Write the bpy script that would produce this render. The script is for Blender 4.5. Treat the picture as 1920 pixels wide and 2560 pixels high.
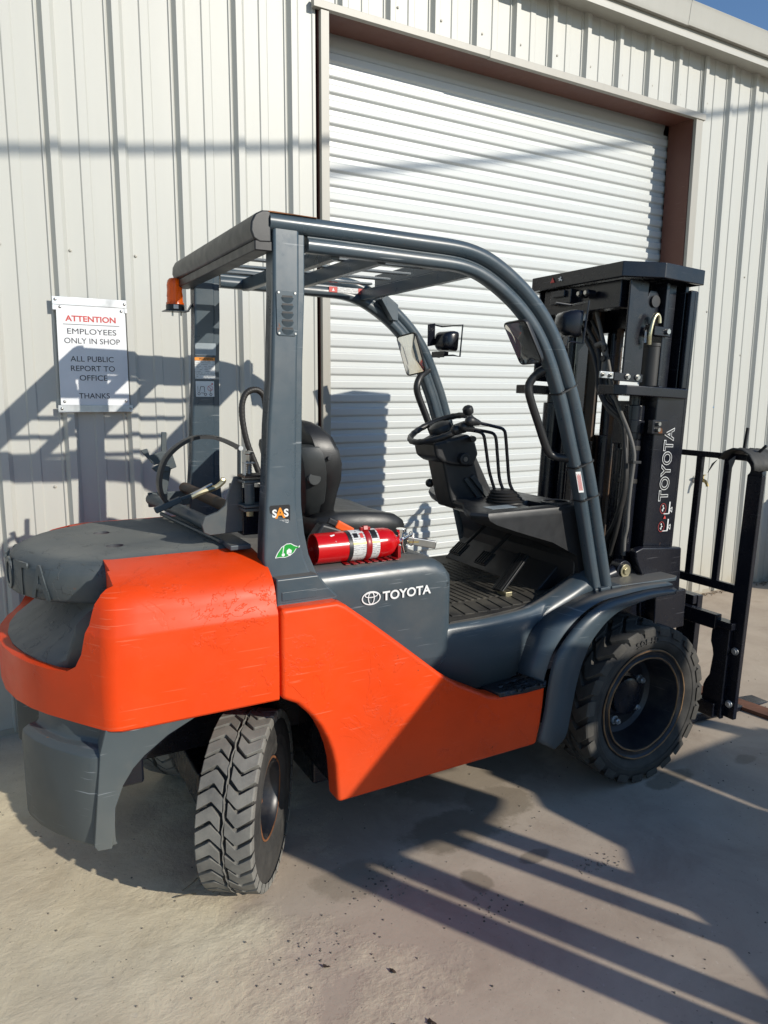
import bpy, bmesh, math, random
from mathutils import Vector, Matrix, Euler
random.seed(7)
S = bpy.context.scene
COL = S.collection
for o in list(bpy.data.objects): bpy.data.objects.remove(o)

# ------------------------------------------------------------------ camera
CAM_F, YAW, PITCH, ROLL = 1836.5, 0.53046, 0.166425, 0.007558
CAM_LOC = Vector((-2.42522, -2.59593, 1.675))
cd = bpy.data.cameras.new('camera'); cam = bpy.data.objects.new('camera', cd); COL.objects.link(cam)
cd.sensor_fit = 'VERTICAL'; cd.sensor_height = 36.0; cd.lens = 36.0 * CAM_F / 2560.0
cd.clip_start = 0.05; cd.clip_end = 2000
_f = Vector((math.sin(YAW)*math.cos(PITCH), math.cos(YAW)*math.cos(PITCH), -math.sin(PITCH)))
_r = Vector((math.cos(YAW), -math.sin(YAW), 0)); _u = _r.cross(_f)
_r2 = _r*math.cos(ROLL) + _u*math.sin(ROLL); _u2 = -_r*math.sin(ROLL) + _u*math.cos(ROLL)
cam.matrix_world = Matrix(((_r2.x, _u2.x, -_f.x, CAM_LOC.x), (_r2.y, _u2.y, -_f.y, CAM_LOC.y), (_r2.z, _u2.z, -_f.z, CAM_LOC.z), (0, 0, 0, 1)))
S.camera = cam

# ------------------------------------------------------------------ light
SUN_DIR = Vector((-0.52, 1.0, -0.52)).normalized()          # the way the light travels
SUN_ELEV = math.asin(-SUN_DIR.z)
SUN_AZ = math.atan2(-SUN_DIR.x, -SUN_DIR.y)                 # from +Y towards +X
W = bpy.data.worlds.new('World'); S.world = W; W.use_nodes = True
wn = W.node_tree.nodes; wl_ = W.node_tree.links
sky = wn.new('ShaderNodeTexSky'); sky.sky_type = 'NISHITA'; sky.sun_disc = False
sky.sun_elevation = SUN_ELEV; sky.sun_rotation = SUN_AZ
sky.air_density = 1.0; sky.dust_density = 0.1; sky.ozone_density = 4.0; sky.altitude = 50
bg = wn['Background']; bg.inputs['Strength'].default_value = 0.108
tint = wn.new('ShaderNodeMix'); tint.data_type = 'RGBA'; tint.blend_type = 'MULTIPLY'; tint.inputs[0].default_value = 1.0; tint.inputs[7].default_value = (0.93, 0.97, 0.99, 1)
wl_.new(sky.outputs[0], tint.inputs[6]); wl_.new(tint.outputs[2], bg.inputs['Color'])
sd = bpy.data.lights.new('sun', 'SUN'); sd.energy = 3.6; sd.angle = math.radians(0.53); sd.color = (1.0, 0.935, 0.825)
sun = bpy.data.objects.new('sun', sd); COL.objects.link(sun)
sun.rotation_euler = SUN_DIR.to_track_quat('-Z', 'Y').to_euler(); sun.location = (8, -14, 9)
S.view_settings.view_transform = 'Standard'; S.view_settings.look = 'None'
S.view_settings.exposure = 0.33; S.view_settings.gamma = 1.0
S.view_settings.use_curve_mapping = False
S.render.engine = 'CYCLES'

# ------------------------------------------------------------------ helpers
def tag(o, label=None, cat=None, group=None, kind=None):
    if label: o['label'] = label
    if cat: o['category'] = cat
    if group: o['group'] = group
    if kind: o['kind'] = kind
    return o
def empty(name, parent=None, loc=(0,0,0), rot=(0,0,0)):
    o = bpy.data.objects.new(name, None); COL.objects.link(o); o.empty_display_size = 0.1
    o.location = loc; o.rotation_euler = rot; o.parent = parent
    return o
def V(*a): return Vector(a)

def smooth_path(pts, n=6, closed=False):
    P = [Vector(p) for p in pts]; out = []
    m = len(P)
    for i in range(m if closed else m-1):
        p0 = P[(i-1) % m] if (closed or i > 0) else P[0]*2-P[1]
        p1, p2 = P[i], P[(i+1) % m]
        p3 = P[(i+2) % m] if (closed or i+2 < m) else P[-1]*2-P[-2]
        for k in range(n):
            t = k/n
            out.append(0.5*((2*p1)+(p2-p0)*t+(2*p0-5*p1+4*p2-p3)*t*t+(-p0+3*p1-3*p2+p3)*t**3))
    if not closed: out.append(P[-1])
    return out

class MB:
    def __init__(s): s.v = []; s.f = []
    def add(s, vs, fs):
        b = len(s.v); s.v += [Vector(p) for p in vs]; s.f += [tuple(i+b for i in f) for f in fs]; return s
    def box(s, x0, x1, y0, y1, z0, z1):
        return s.add([(x0,y0,z0),(x1,y0,z0),(x1,y1,z0),(x0,y1,z0),(x0,y0,z1),(x1,y0,z1),(x1,y1,z1),(x0,y1,z1)],
                     [(0,3,2,1),(4,5,6,7),(0,1,5,4),(1,2,6,5),(2,3,7,6),(3,0,4,7)])
    def obox(s, c, size, m=None):
        c = Vector(c); a, b, d = (q/2 for q in size); m = m or Matrix.Identity(3)
        vs = [c + m @ Vector((x*a, y*b, z*d)) for z in (-1,1) for x, y in ((-1,-1),(1,-1),(1,1),(-1,1))]
        return s.add(vs, [(0,3,2,1),(4,5,6,7),(0,1,5,4),(1,2,6,5),(2,3,7,6),(3,0,4,7)])
    def bar(s, p, q, w, h, up=(0,0,1)):
        p, q = Vector(p), Vector(q); d = (q-p); L = d.length; x = d.normalized(); u = Vector(up)
        y = u.cross(x)
        if y.length < 1e-4: y = Vector((0,1,0)).cross(x)
        y.normalize(); z = x.cross(y)
        return s.obox((p+q)/2, (L, w, h), Matrix((x, y, z)).transposed())
    def prism(s, pts, axis, a0, a1):
        n = len(pts)
        def mk(p, a):
            return {'y': (p[0], a, p[1]), 'x': (a, p[0], p[1]), 'z': (p[0], p[1], a)}[axis]
        vs = [mk(p, a0) for p in pts] + [mk(p, a1) for p in pts]
        return s.add(vs, [tuple(range(n))[::-1], tuple(range(n, 2*n))] + [(i, (i+1) % n, (i+1) % n+n, i+n) for i in range(n)])
    def loft(s, rings, cap=True, closed=True):
        n = len(rings[0]); vs = [p for r in rings for p in r]; fs = []
        for i in range(len(rings)-1):
            for j in range(n if closed else n-1):
                k = (j+1) % n
                fs.append((i*n+j, i*n+k, (i+1)*n+k, (i+1)*n+j))
        if cap and closed: fs += [tuple(range(n))[::-1], tuple(range((len(rings)-1)*n, len(rings)*n))]
        return s.add(vs, fs)
    def tube(s, path, r, n=10, cap=True):
        P = [Vector(p) for p in path]; m = len(P)
        R = r if isinstance(r, (list, tuple)) else [r]*m
        T = [(P[min(i+1, m-1)]-P[max(i-1, 0)]).normalized() for i in range(m)]
        ref = Vector((0,0,1)) if abs(T[0].z) < 0.9 else Vector((1,0,0))
        nn = (ref - T[0]*ref.dot(T[0])).normalized(); rings = []
        for i in range(m):
            nn = (nn - T[i]*nn.dot(T[i]))
            nn.normalize(); b = T[i].cross(nn)
            rings.append([P[i] + (nn*math.cos(a)+b*math.sin(a))*R[i] for a in (2*math.pi*k/n for k in range(n))])
        return s.loft(rings, cap)
    def sweep_xz(s, path, prof, cap=True):
        # path in XZ plane (x,z); prof list of (inward offset, y)
        P = [Vector((p[0], 0, p[1])) for p in path]; m = len(P); rings = []
        for i in range(m):
            t = (P[min(i+1, m-1)]-P[max(i-1, 0)]).normalized(); nrm = Vector((-t.z, 0, t.x))   # left of travel
            rings.append([P[i] - nrm*q[0] + Vector((0, q[1], 0)) for q in prof])
        return s.loft(rings, cap)
    def lathe(s, prof, org, ax, n=32, cap=False, closed_prof=False):
        ax = Vector(ax).normalized(); ref = Vector((0,0,1)) if abs(ax.z) < 0.9 else Vector((1,0,0))
        u = (ref - ax*ref.dot(ax)).normalized(); w = ax.cross(u); org = Vector(org)
        rings = [[org + ax*h + (u*math.cos(2*math.pi*k/n)+w*math.sin(2*math.pi*k/n))*r for k in range(n)] for r, h in prof]
        if closed_prof: rings.append(rings[0])
        return s.loft(rings, cap)
    def cyl(s, p, q, r, n=16, r2=None):
        p, q = Vector(p), Vector(q)
        return s.lathe([(r, 0), (r2 if r2 is not None else r, (q-p).length)], p, q-p, n, cap=True)
    def sphere(s, c, r, n=12, m=8, sc=(1,1,1)):
        rings = []
        for i in range(m+1):
            a = math.pi*i/m
            rr = max(math.sin(a), 0.02)*r
            rings.append([Vector(c)+Vector((rr*math.cos(2*math.pi*k/n)*sc[0], rr*math.sin(2*math.pi*k/n)*sc[1], -math.cos(a)*r*sc[2])) for k in range(n)])
        return s.loft(rings, True)
    def xf(s, fn):
        s.v = [Vector(fn(p)) for p in s.v]; return s
    def mesh(s, name, sharp=38):
        me = bpy.data.meshes.new(name); bm = bmesh.new()
        vs = [bm.verts.new(p) for p in s.v]
        for f in s.f:
            try: bm.faces.new([vs[i] for i in f])
            except ValueError: pass
        bmesh.ops.remove_doubles(bm, verts=bm.verts, dist=1e-5)
        bmesh.ops.recalc_face_normals(bm, faces=bm.faces)
        bm.to_mesh(me); bm.free()
        if sharp:
            me.shade_smooth(); me.set_sharp_from_angle(angle=math.radians(sharp))
        return me
    def build(s, name, mat, parent=None, bevel=0, seg=2, sharp=38, angle=30):
        me = s.mesh(name, sharp); me.materials.append(mat)
        o = bpy.data.objects.new(name, me); COL.objects.link(o); o.parent = parent
        if bevel:
            b = o.modifiers.new('bevel', 'BEVEL'); b.width = bevel; b.segments = seg
            b.limit_method = 'ANGLE'; b.angle_limit = math.radians(angle); b.harden_normals = True
            b.use_clamp_overlap = True
        return o

def mirror_y(o, name=None, parent=None):
    c = o.copy(); COL.objects.link(c); c.parent = parent or o.parent; c.scale.y = -1
    c.name = name or o.name.split('.')[0]
    return c
def inst(o, parent, m):
    c = o.copy(); COL.objects.link(c); c.parent = parent; c.matrix_local = m
    return c
def bake(o):
    dg = bpy.context.evaluated_depsgraph_get(); dg.update()
    me = bpy.data.meshes.new_from_object(o.evaluated_get(dg)); o.modifiers.clear(); old = o.data; o.data = me
    return o
def cut(o, cutter_mb):
    c = cutter_mb.build('cutter', bpy.data.materials[0] if bpy.data.materials else None, None, sharp=0)
    m = o.modifiers.new('cut', 'BOOLEAN'); m.operation = 'DIFFERENCE'; m.object = c; m.solver = 'EXACT'
    bpy.context.view_layer.update(); bake(o)
    bpy.data.objects.remove(c)
    o.data.set_sharp_from_angle(angle=math.radians(38))
    return o
def text(name, s, size, org, xdir, ydir, mat, parent, align='CENTER', off=0.0, ext=0.0004, spacing=1.0, width=None):
    """flat lettering lying in the plane of xdir, ydir at org (parent's coordinates)"""
    cu = bpy.data.curves.new(name, 'FONT'); cu.body = s; cu.size = size; cu.align_x = align; cu.align_y = 'CENTER'
    cu.offset = off; cu.extrude = ext; cu.space_character = spacing; cu.resolution_u = 4
    t = bpy.data.objects.new('tmp_text', cu); COL.objects.link(t)
    bpy.context.view_layer.update()
    dg = bpy.context.evaluated_depsgraph_get()
    me = bpy.data.meshes.new_from_object(t.evaluated_get(dg)); bpy.data.objects.remove(t)
    x = Vector(xdir).normalized(); y = Vector(ydir); y = (y-x*y.dot(x)).normalized(); z = x.cross(y)
    sx = 1.0
    if width:
        xs = [v.co.x for v in me.vertices]; sx = width/max(max(xs)-min(xs), 1e-6)
    for v in me.vertices: v.co = Vector(org) + x*v.co.x*sx + y*v.co.y + z*v.co.z
    me.materials.clear(); me.materials.append(mat); me.name = name
    o = bpy.data.objects.new(name, me); COL.objects.link(o); o.parent = parent
    return o
def rounded(x0, x1, z0, z1, r, n=4):
    pts = []
    for cx, cz, a0 in ((x1-r, z1-r, 0), (x0+r, z1-r, 90), (x0+r, z0+r, 180), (x1-r, z0+r, 270)):
        for k in range(n+1):
            a = math.radians(a0+90*k/n); pts.append((cx+r*math.cos(a), cz+r*math.sin(a)))
    return pts

# ------------------------------------------------------------------ materials
class NT:
    def __init__(s, name):
        s.m = bpy.data.materials.new(name); s.m.use_nodes = True; s.t = s.m.node_tree
        s.n = s.t.nodes; s.l = s.t.links; s.p = s.n['Principled BSDF']
        s.co = s.n.new('ShaderNodeTexCoord').outputs['Object']
    def geo(s):
        return s.n.new('ShaderNodeNewGeometry')
    def mapv(s, scale=(1,1,1), loc=(0,0,0), rot=(0,0,0), src=None):
        m = s.n.new('ShaderNodeMapping'); s.l.new(src or s.co, m.inputs[0]); m.inputs['Scale'].default_value = scale
        m.inputs['Location'].default_value = loc; m.inputs['Rotation'].default_value = rot; return m.outputs[0]
    def noise(s, scale, detail=4, rough=0.55, vec=None, dist=0.0):
        q = s.n.new('ShaderNodeTexNoise'); s.l.new(vec or s.co, q.inputs['Vector']); q.inputs['Scale'].default_value = scale
        q.inputs['Detail'].default_value = detail; q.inputs['Roughness'].default_value = rough; q.inputs['Distortion'].default_value = dist
        return q.outputs['Fac']
    def voro(s, scale, feature='F1', vec=None):
        q = s.n.new('ShaderNodeTexVoronoi'); s.l.new(vec or s.co, q.inputs['Vector']); q.inputs['Scale'].default_value = scale; q.feature = feature
        return q.outputs['Distance']
    def ramp(s, fac, stops):
        q = s.n.new('ShaderNodeValToRGB'); s.l.new(fac, q.inputs[0]); e = q.color_ramp.elements
        while len(e) < len(stops): e.new(0.5)
        for i, (p, c) in enumerate(stops):
            e[i].position = p; e[i].color = (c, c, c, 1) if isinstance(c, (int, float)) else (*c, 1)
        return q.outputs[0]
    def mix(s, fac, a, b):
        q = s.n.new('ShaderNodeMix'); q.data_type = 'RGBA'
        for sock, v in ((0, fac), (6, a), (7, b)):
            if isinstance(v, (int, float)): q.inputs[sock].default_value = v
            elif isinstance(v, tuple): q.inputs[sock].default_value = (*v, 1)
            else: s.l.new(v, q.inputs[sock])
        return q.outputs[2]
    def math(s, op, a, b=0.0, clamp=False):
        q = s.n.new('ShaderNodeMath'); q.operation = op; q.use_clamp = clamp
        for i, v in enumerate((a, b)):
            if isinstance(v, (int, float)): q.inputs[i].default_value = v
            else: s.l.new(v, q.inputs[i])
        return q.outputs[0]
    def xyz(s, vec=None):
        q = s.n.new('ShaderNodeSeparateXYZ'); s.l.new(vec or s.co, q.inputs[0]); return q.outputs
    def bump(s, h, strength=0.3, dist=0.01, prev=None):
        q = s.n.new('ShaderNodeBump'); s.l.new(h, q.inputs['Height']); q.inputs['Strength'].default_value = strength
        q.inputs['Distance'].default_value = dist
        if prev: s.l.new(prev, q.inputs['Normal'])
        return q.outputs[0]
    def set(s, color=None, rough=None, metal=None, normal=None, spec=None, coat=None):
        for nm, v in (('Base Color', color), ('Roughness', rough), ('Metallic', metal), ('Normal', normal), ('Specular IOR Level', spec), ('Coat Weight', coat)):
            if v is None: continue
            if isinstance(v, (int, float)): s.p.inputs[nm].default_value = v
            elif isinstance(v, tuple): s.p.inputs[nm].default_value = (*v, 1)
            else: s.l.new(v, s.p.inputs[nm])
        return s.m

def plain(name, col, rough=0.5, metal=0.0, var=0.12, bump=0.0, bscale=60, spec=0.5):
    t = NT(name); n = t.noise(9, 5); dark = tuple(c*(1-var*2) for c in col); lite = tuple(min(c*(1+var), 1) for c in col)
    c = t.ramp(n, [(0.3, dark), (0.7, lite)])
    r = t.math('ADD', t.math('MULTIPLY', t.noise(23, 3), 0.25), max(rough-0.12, 0.02))
    nm = t.bump(t.noise(bscale, 4), bump, 0.004) if bump else None
    return t.set(c, r, metal, nm, spec)

def paint(name, col, rough=0.32, dust=(0.30,0.27,0.23), dust_amt=0.25, chip=0.0, chipcol=(0.10,0.04,0.015), scratch=0.3, scr_col=None,
          peel=0.0, low=None, wav=0.0, dscale=5, settle=0.0, spec=0.5):
    t = NT(name)
    base = t.mix(t.ramp(t.noise(3.1, 6), [(0.35, 0.0), (0.7, 1.0)]), tuple(c*0.88 for c in col), tuple(min(c*1.08, 1) for c in col))
    d = t.ramp(t.noise(dscale, 7, 0.65), [(0.42, 0.0), (0.75, 1.0)])
    d = t.math('MULTIPLY', d, dust_amt)
    if low:                       # splashed dirt rising from the ground
        z = t.xyz(t.geo().outputs['Position'])[2]
        g = t.n.new('ShaderNodeMapRange'); t.l.new(z, g.inputs[0]); g.inputs[1].default_value = low[0]; g.inputs[2].default_value = low[1]
        g.inputs[3].default_value = low[2]; g.inputs[4].default_value = 0.0
        gg = t.math('MULTIPLY', g.outputs[0], t.ramp(t.noise(7, 6), [(0.2, 0.5), (0.7, 1.0)]))
        d = t.math('MAXIMUM', d, gg)
    if settle:                    # dust that has settled on faces looking up
        up = t.ramp(t.xyz(t.geo().outputs['Normal'])[2], [(0.86, 0.0), (0.975, 1.0)])
        d = t.math('MAXIMUM', d, t.math('MULTIPLY', t.math('MULTIPLY', up, settle), t.ramp(t.noise(4.5, 6, 0.6), [(0.25, 0.35), (0.7, 1.0)])))
    c = t.mix(d, base, dust)
    # long thin scratches in two directions
    rgh = t.math('ADD', t.math('MULTIPLY', t.noise(14, 4), 0.22), rough-0.1)
    rgh = t.math('ADD', rgh, t.math('MULTIPLY', d, 0.5))
    if scratch:
        sc = scr_col or tuple(min(q*1.4+0.15, 1) for q in col)
        m = None
        for rot, sd in (((0.1, 0.12, 0.3), 3), ((0.5, 0.9, 1.2), 11)):
            v = t.mapv((3.0, 3.0, 70.0), (sd, sd*2.3, sd*0.7), rot)
            q = t.ramp(t.noise(2.2, 2, 0.4, v), [(0.68, 0.0), (0.715, 1.0)])
            q = t.math('MULTIPLY', q, t.ramp(t.noise(2.3, 3, 0.5, t.mapv((1,1,1), (sd,0,sd))), [(0.52, 0.0), (0.62, 1.0)]))
            m = q if m is None else t.math('MAXIMUM', m, q)
        c = t.mix(t.math('MULTIPLY', m, scratch), c, sc)
    nm = None; h = None
    if peel:                      # overpainted chips: plateaus with crisp rims
        n = t.noise(5.5, 7, 0.62, None, 0.6)
        h = t.ramp(n, [(0.54, 0.0), (0.548, 1.0)])
        h2 = t.ramp(t.noise(15, 5, 0.6, t.mapv((1,1,1),(4,4,4))), [(0.63, 0.0), (0.64, 1.0)])
        reg = t.ramp(t.noise(1.9, 3), [(0.40, 0.0), (0.52, 1.0)])
        h = t.math('MULTIPLY', t.math('ADD', h, h2), reg)
        nm = t.bump(h, peel, 0.002)
    if wav:
        nm = t.bump(t.noise(2.7, 3), wav, 0.02, nm)
    if chip:
        q = t.math('MULTIPLY', t.ramp(t.noise(16, 8, 0.68, None, 0.3), [(0.66, 0.0), (0.68, 1.0)]), t.ramp(t.noise(3.3, 3, 0.5, t.mapv((1,1,1),(9,1,2))), [(0.54, 0.0), (0.6, 1.0)]))
        q = t.math('MULTIPLY', q, chip)
        c = t.mix(q, c, chipcol); rgh = t.math('ADD', rgh, t.math('MULTIPLY', q, 0.4))
    return t.set(c, rgh, 0.0, nm, spec)

M = {}
M['orange'] = paint('orange_paint', (0.76, 0.056, 0.0045), 0.40, (0.42, 0.11, 0.045), 0.12, 0.95, (0.05, 0.02, 0.012), 0.30, (0.72, 0.22, 0.12), peel=0.6, low=(0.28, 0.60, 0.35), wav=0.25, spec=0.28)
M['grey'] = paint('slate_paint', (0.047, 0.070, 0.088), 0.30, (0.17, 0.145, 0.115), 0.22, 0.35, (0.12, 0.06, 0.03), 0.4, (0.28, 0.31, 0.33), wav=0.12, low=(0.3, 0.9, 0.2), settle=0.75)
M['deck'] = paint('dusty_slate_paint', (0.050, 0.066, 0.076), 0.45, (0.20, 0.20, 0.175), 0.30, 1.0, (0.24, 0.075, 0.02), 0.5, (0.02, 0.02, 0.02), peel=0.9, dscale=3, settle=0.85)
M['bumper'] = paint('bumper_slate', (0.05, 0.070, 0.082), 0.42, (0.17, 0.155, 0.12), 0.4, 0.9, (0.20, 0.09, 0.04), 0.7, (0.33, 0.36, 0.38), low=(0.3, 0.8, 0.45))
M['rail'] = paint('guard_paint', (0.054, 0.078, 0.097), 0.27, (0.15, 0.14, 0.13), 0.25, 1.0, (0.16, 0.055, 0.02), 0.6, (0.34, 0.36, 0.37))
M['mast'] = paint('gloss_black_paint', (0.0055, 0.007, 0.013), 0.24, (0.06, 0.055, 0.05), 0.10, 0.4, (0.12, 0.05, 0.02), 0.30, (0.13, 0.13, 0.14))
M['rustbar'] = paint('rusty_bar', (0.02, 0.018, 0.016), 0.5, (0.16, 0.085, 0.04), 0.9, 0.9, (0.20, 0.10, 0.05), 0.2)
M['plastic'] = plain('black_plastic', (0.018, 0.019, 0.021), 0.42, bump=0.04, bscale=260)
M['vinyl'] = plain('black_vinyl', (0.020, 0.021, 0.022), 0.40, bump=0.10, bscale=320)
M['shell'] = plain('seat_shell_plastic', (0.036, 0.040, 0.041), 0.45, bump=0.05, bscale=200)
M['hose'] = plain('rubber_hose', (0.022, 0.021, 0.020), 0.5)
M['hosegrey'] = plain('worn_hose', (0.12, 0.115, 0.105), 0.6)
M['steel'] = plain('bare_steel', (0.45, 0.44, 0.42), 0.32, 1.0)
M['galv'] = plain('galvanised_steel', (0.62, 0.64, 0.65), 0.38, 0.85, var=0.2)
M['zinc'] = plain('zinc_plated', (0.55, 0.50, 0.33), 0.35, 0.9)
M['brass'] = plain('weathered_brass', (0.35, 0.27, 0.12), 0.42, 0.9, var=0.25)
M['chrome'] = plain('chrome', (0.80, 0.80, 0.78), 0.10, 1.0, var=0.04)
M['rust'] = plain('rust', (0.22, 0.085, 0.03), 0.85, var=0.35, bump=0.4)
M['red'] = plain('red_enamel', (0.50, 0.004, 0.006), 0.20, var=0.05)
M['darkred'] = plain('red_strap', (0.30, 0.006, 0.008), 0.35, var=0.1)
M['white'] = plain('white_print', (0.72, 0.73, 0.72), 0.45, var=0.04)
M['black'] = plain('black_print', (0.010, 0.010, 0.012), 0.45, var=0.1)
M['signred'] = plain('red_print', (0.55, 0.06, 0.05), 0.5, var=0.05)
M['signwhite'] = plain('white_sign_plate', (0.74, 0.76, 0.78), 0.35, var=0.03)
M['navy'] = plain('dark_lettering', (0.035, 0.038, 0.05), 0.5)
M['green'] = plain('green_print', (0.01, 0.30, 0.035), 0.35, var=0.08)
M['amberprint'] = plain('amber_print', (0.75, 0.26, 0.015), 0.4, var=0.06)
M['buckle'] = plain('orange_buckle', (0.85, 0.12, 0.02), 0.35, var=0.05)
M['film'] = plain('faded_label_film', (0.30, 0.35, 0.38), 0.35)
M['yellow'] = plain('yellow_print', (0.75, 0.68, 0.12), 0.4)
def mirror_mat():
    t = NT('mirror_glass'); return t.set((0.82, 0.84, 0.84), 0.03, 1.0)
M['mirror'] = mirror_mat()
def amber():
    t = NT('amber_lens'); t.p.inputs['Transmission Weight'].default_value = 0.55
    w = t.n.new('ShaderNodeTexWave'); t.l.new(t.co, w.inputs[0]); w.bands_direction = 'Z'; w.inputs['Scale'].default_value = 70
    return t.set((0.85, 0.13, 0.004), 0.18, 0.0, t.bump(w.outputs[1], 0.25, 0.002))
M['amber'] = amber()
def small_print():
    t = NT('label_small_print'); x = t.xyz()
    w = t.math('SINE', t.math('MULTIPLY', x[2], 900.0)); lines = t.ramp(w, [(0.55, 0.0), (0.7, 1.0)])
    words = t.ramp(t.noise(90, 2, 0.5, t.mapv((1, 1, 2.2))), [(0.45, 0.0), (0.5, 1.0)])
    return t.set(t.mix(t.math('MULTIPLY', t.math('MULTIPLY', lines, words), 0.75), (0.62, 0.63, 0.62), (0.04, 0.04, 0.05)), 0.45)
M['print'] = small_print()
def rubber(name, dusty, low=(0.020, 0.020, 0.020)):
    t = NT(name); n = t.noise(6, 7, 0.65); c = t.ramp(n, [(0.3, low), (0.72, dusty)])
    g = t.noise(160, 3)
    return t.set(c, 0.78, 0.0, t.bump(g, 0.2, 0.002), 0.3)
M['tread'] = rubber('dusty_tread_rubber', (0.27, 0.26, 0.23), (0.10, 0.098, 0.092))
M['side'] = rubber('sidewall_rubber', (0.085, 0.08, 0.072))
M['drivetread'] = rubber('dark_tread_rubber', (0.105, 0.098, 0.085), (0.03, 0.029, 0.027))
M['rim'] = paint('dusty_rim_paint', (0.010, 0.012, 0.018), 0.35, (0.14, 0.12, 0.09), 0.28, 0.6, (0.22, 0.10, 0.04), 0.4, (0.25, 0.22, 0.18), dscale=9)
M['rimring'] = plain('rusty_rim_edge', (0.30, 0.17, 0.08), 0.6, var=0.4)
def mat_rubber():
    t = NT('worn_floor_rubber'); n = t.noise(5, 6, 0.6)
    c = t.ramp(n, [(0.32, (0.018, 0.017, 0.016)), (0.7, (0.105, 0.095, 0.075))])
    return t.set(c, 0.7, 0.0, t.bump(t.noise(180, 3), 0.25, 0.002))
M['mat'] = mat_rubber()
def wall_mat(name, col, streak=0.10, rough=0.45):
    t = NT(name)
    st = t.ramp(t.noise(2.0, 5, 0.6, t.mapv((7, 7, 0.35))), [(0.35, 0.0), (0.75, 1.0)])
    c = t.mix(t.math('MULTIPLY', st, streak), col, tuple(q*0.68 for q in col))
    c = t.mix(t.math('MULTIPLY', t.ramp(t.noise(70, 4, 0.7), [(0.70, 0.0), (0.74, 1.0)]), 0.25), c, (0.25, 0.22, 0.17))
    z = t.xyz(t.geo().outputs['Position'])[2]
    g = t.n.new('ShaderNodeMapRange'); t.l.new(z, g.inputs[0]); g.inputs[1].default_value = 0.0; g.inputs[2].default_value = 0.55; g.inputs[3].default_value = 0.55; g.inputs[4].default_value = 0.0
    gd = t.math('MULTIPLY', g.outputs[0], t.ramp(t.noise(5, 6), [(0.3, 0.35), (0.7, 1.0)]))
    c = t.mix(gd, c, (0.36, 0.29, 0.18))
    return t.set(c, rough, 0.0, t.bump(t.noise(3.0, 3, 0.5, t.mapv((1, 1, 0.5))), 0.08, 0.02))
M['wall'] = wall_mat('beige_wall_paint', (0.475, 0.478, 0.440))
M['trim'] = wall_mat('beige_trim_paint', (0.37, 0.355, 0.31), 0.25)
M['gutter'] = wall_mat('gutter_paint', (0.44, 0.43, 0.385), 0.15)
M['door'] = wall_mat('white_door_paint', (0.555, 0.58, 0.57), 0.06, 0.38)
M['primer'] = paint('brown_steel_primer', (0.125, 0.045, 0.030), 0.5, (0.18, 0.10, 0.07), 0.35, 0.0, scratch=0.35, scr_col=(0.42, 0.30, 0.24))
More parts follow.
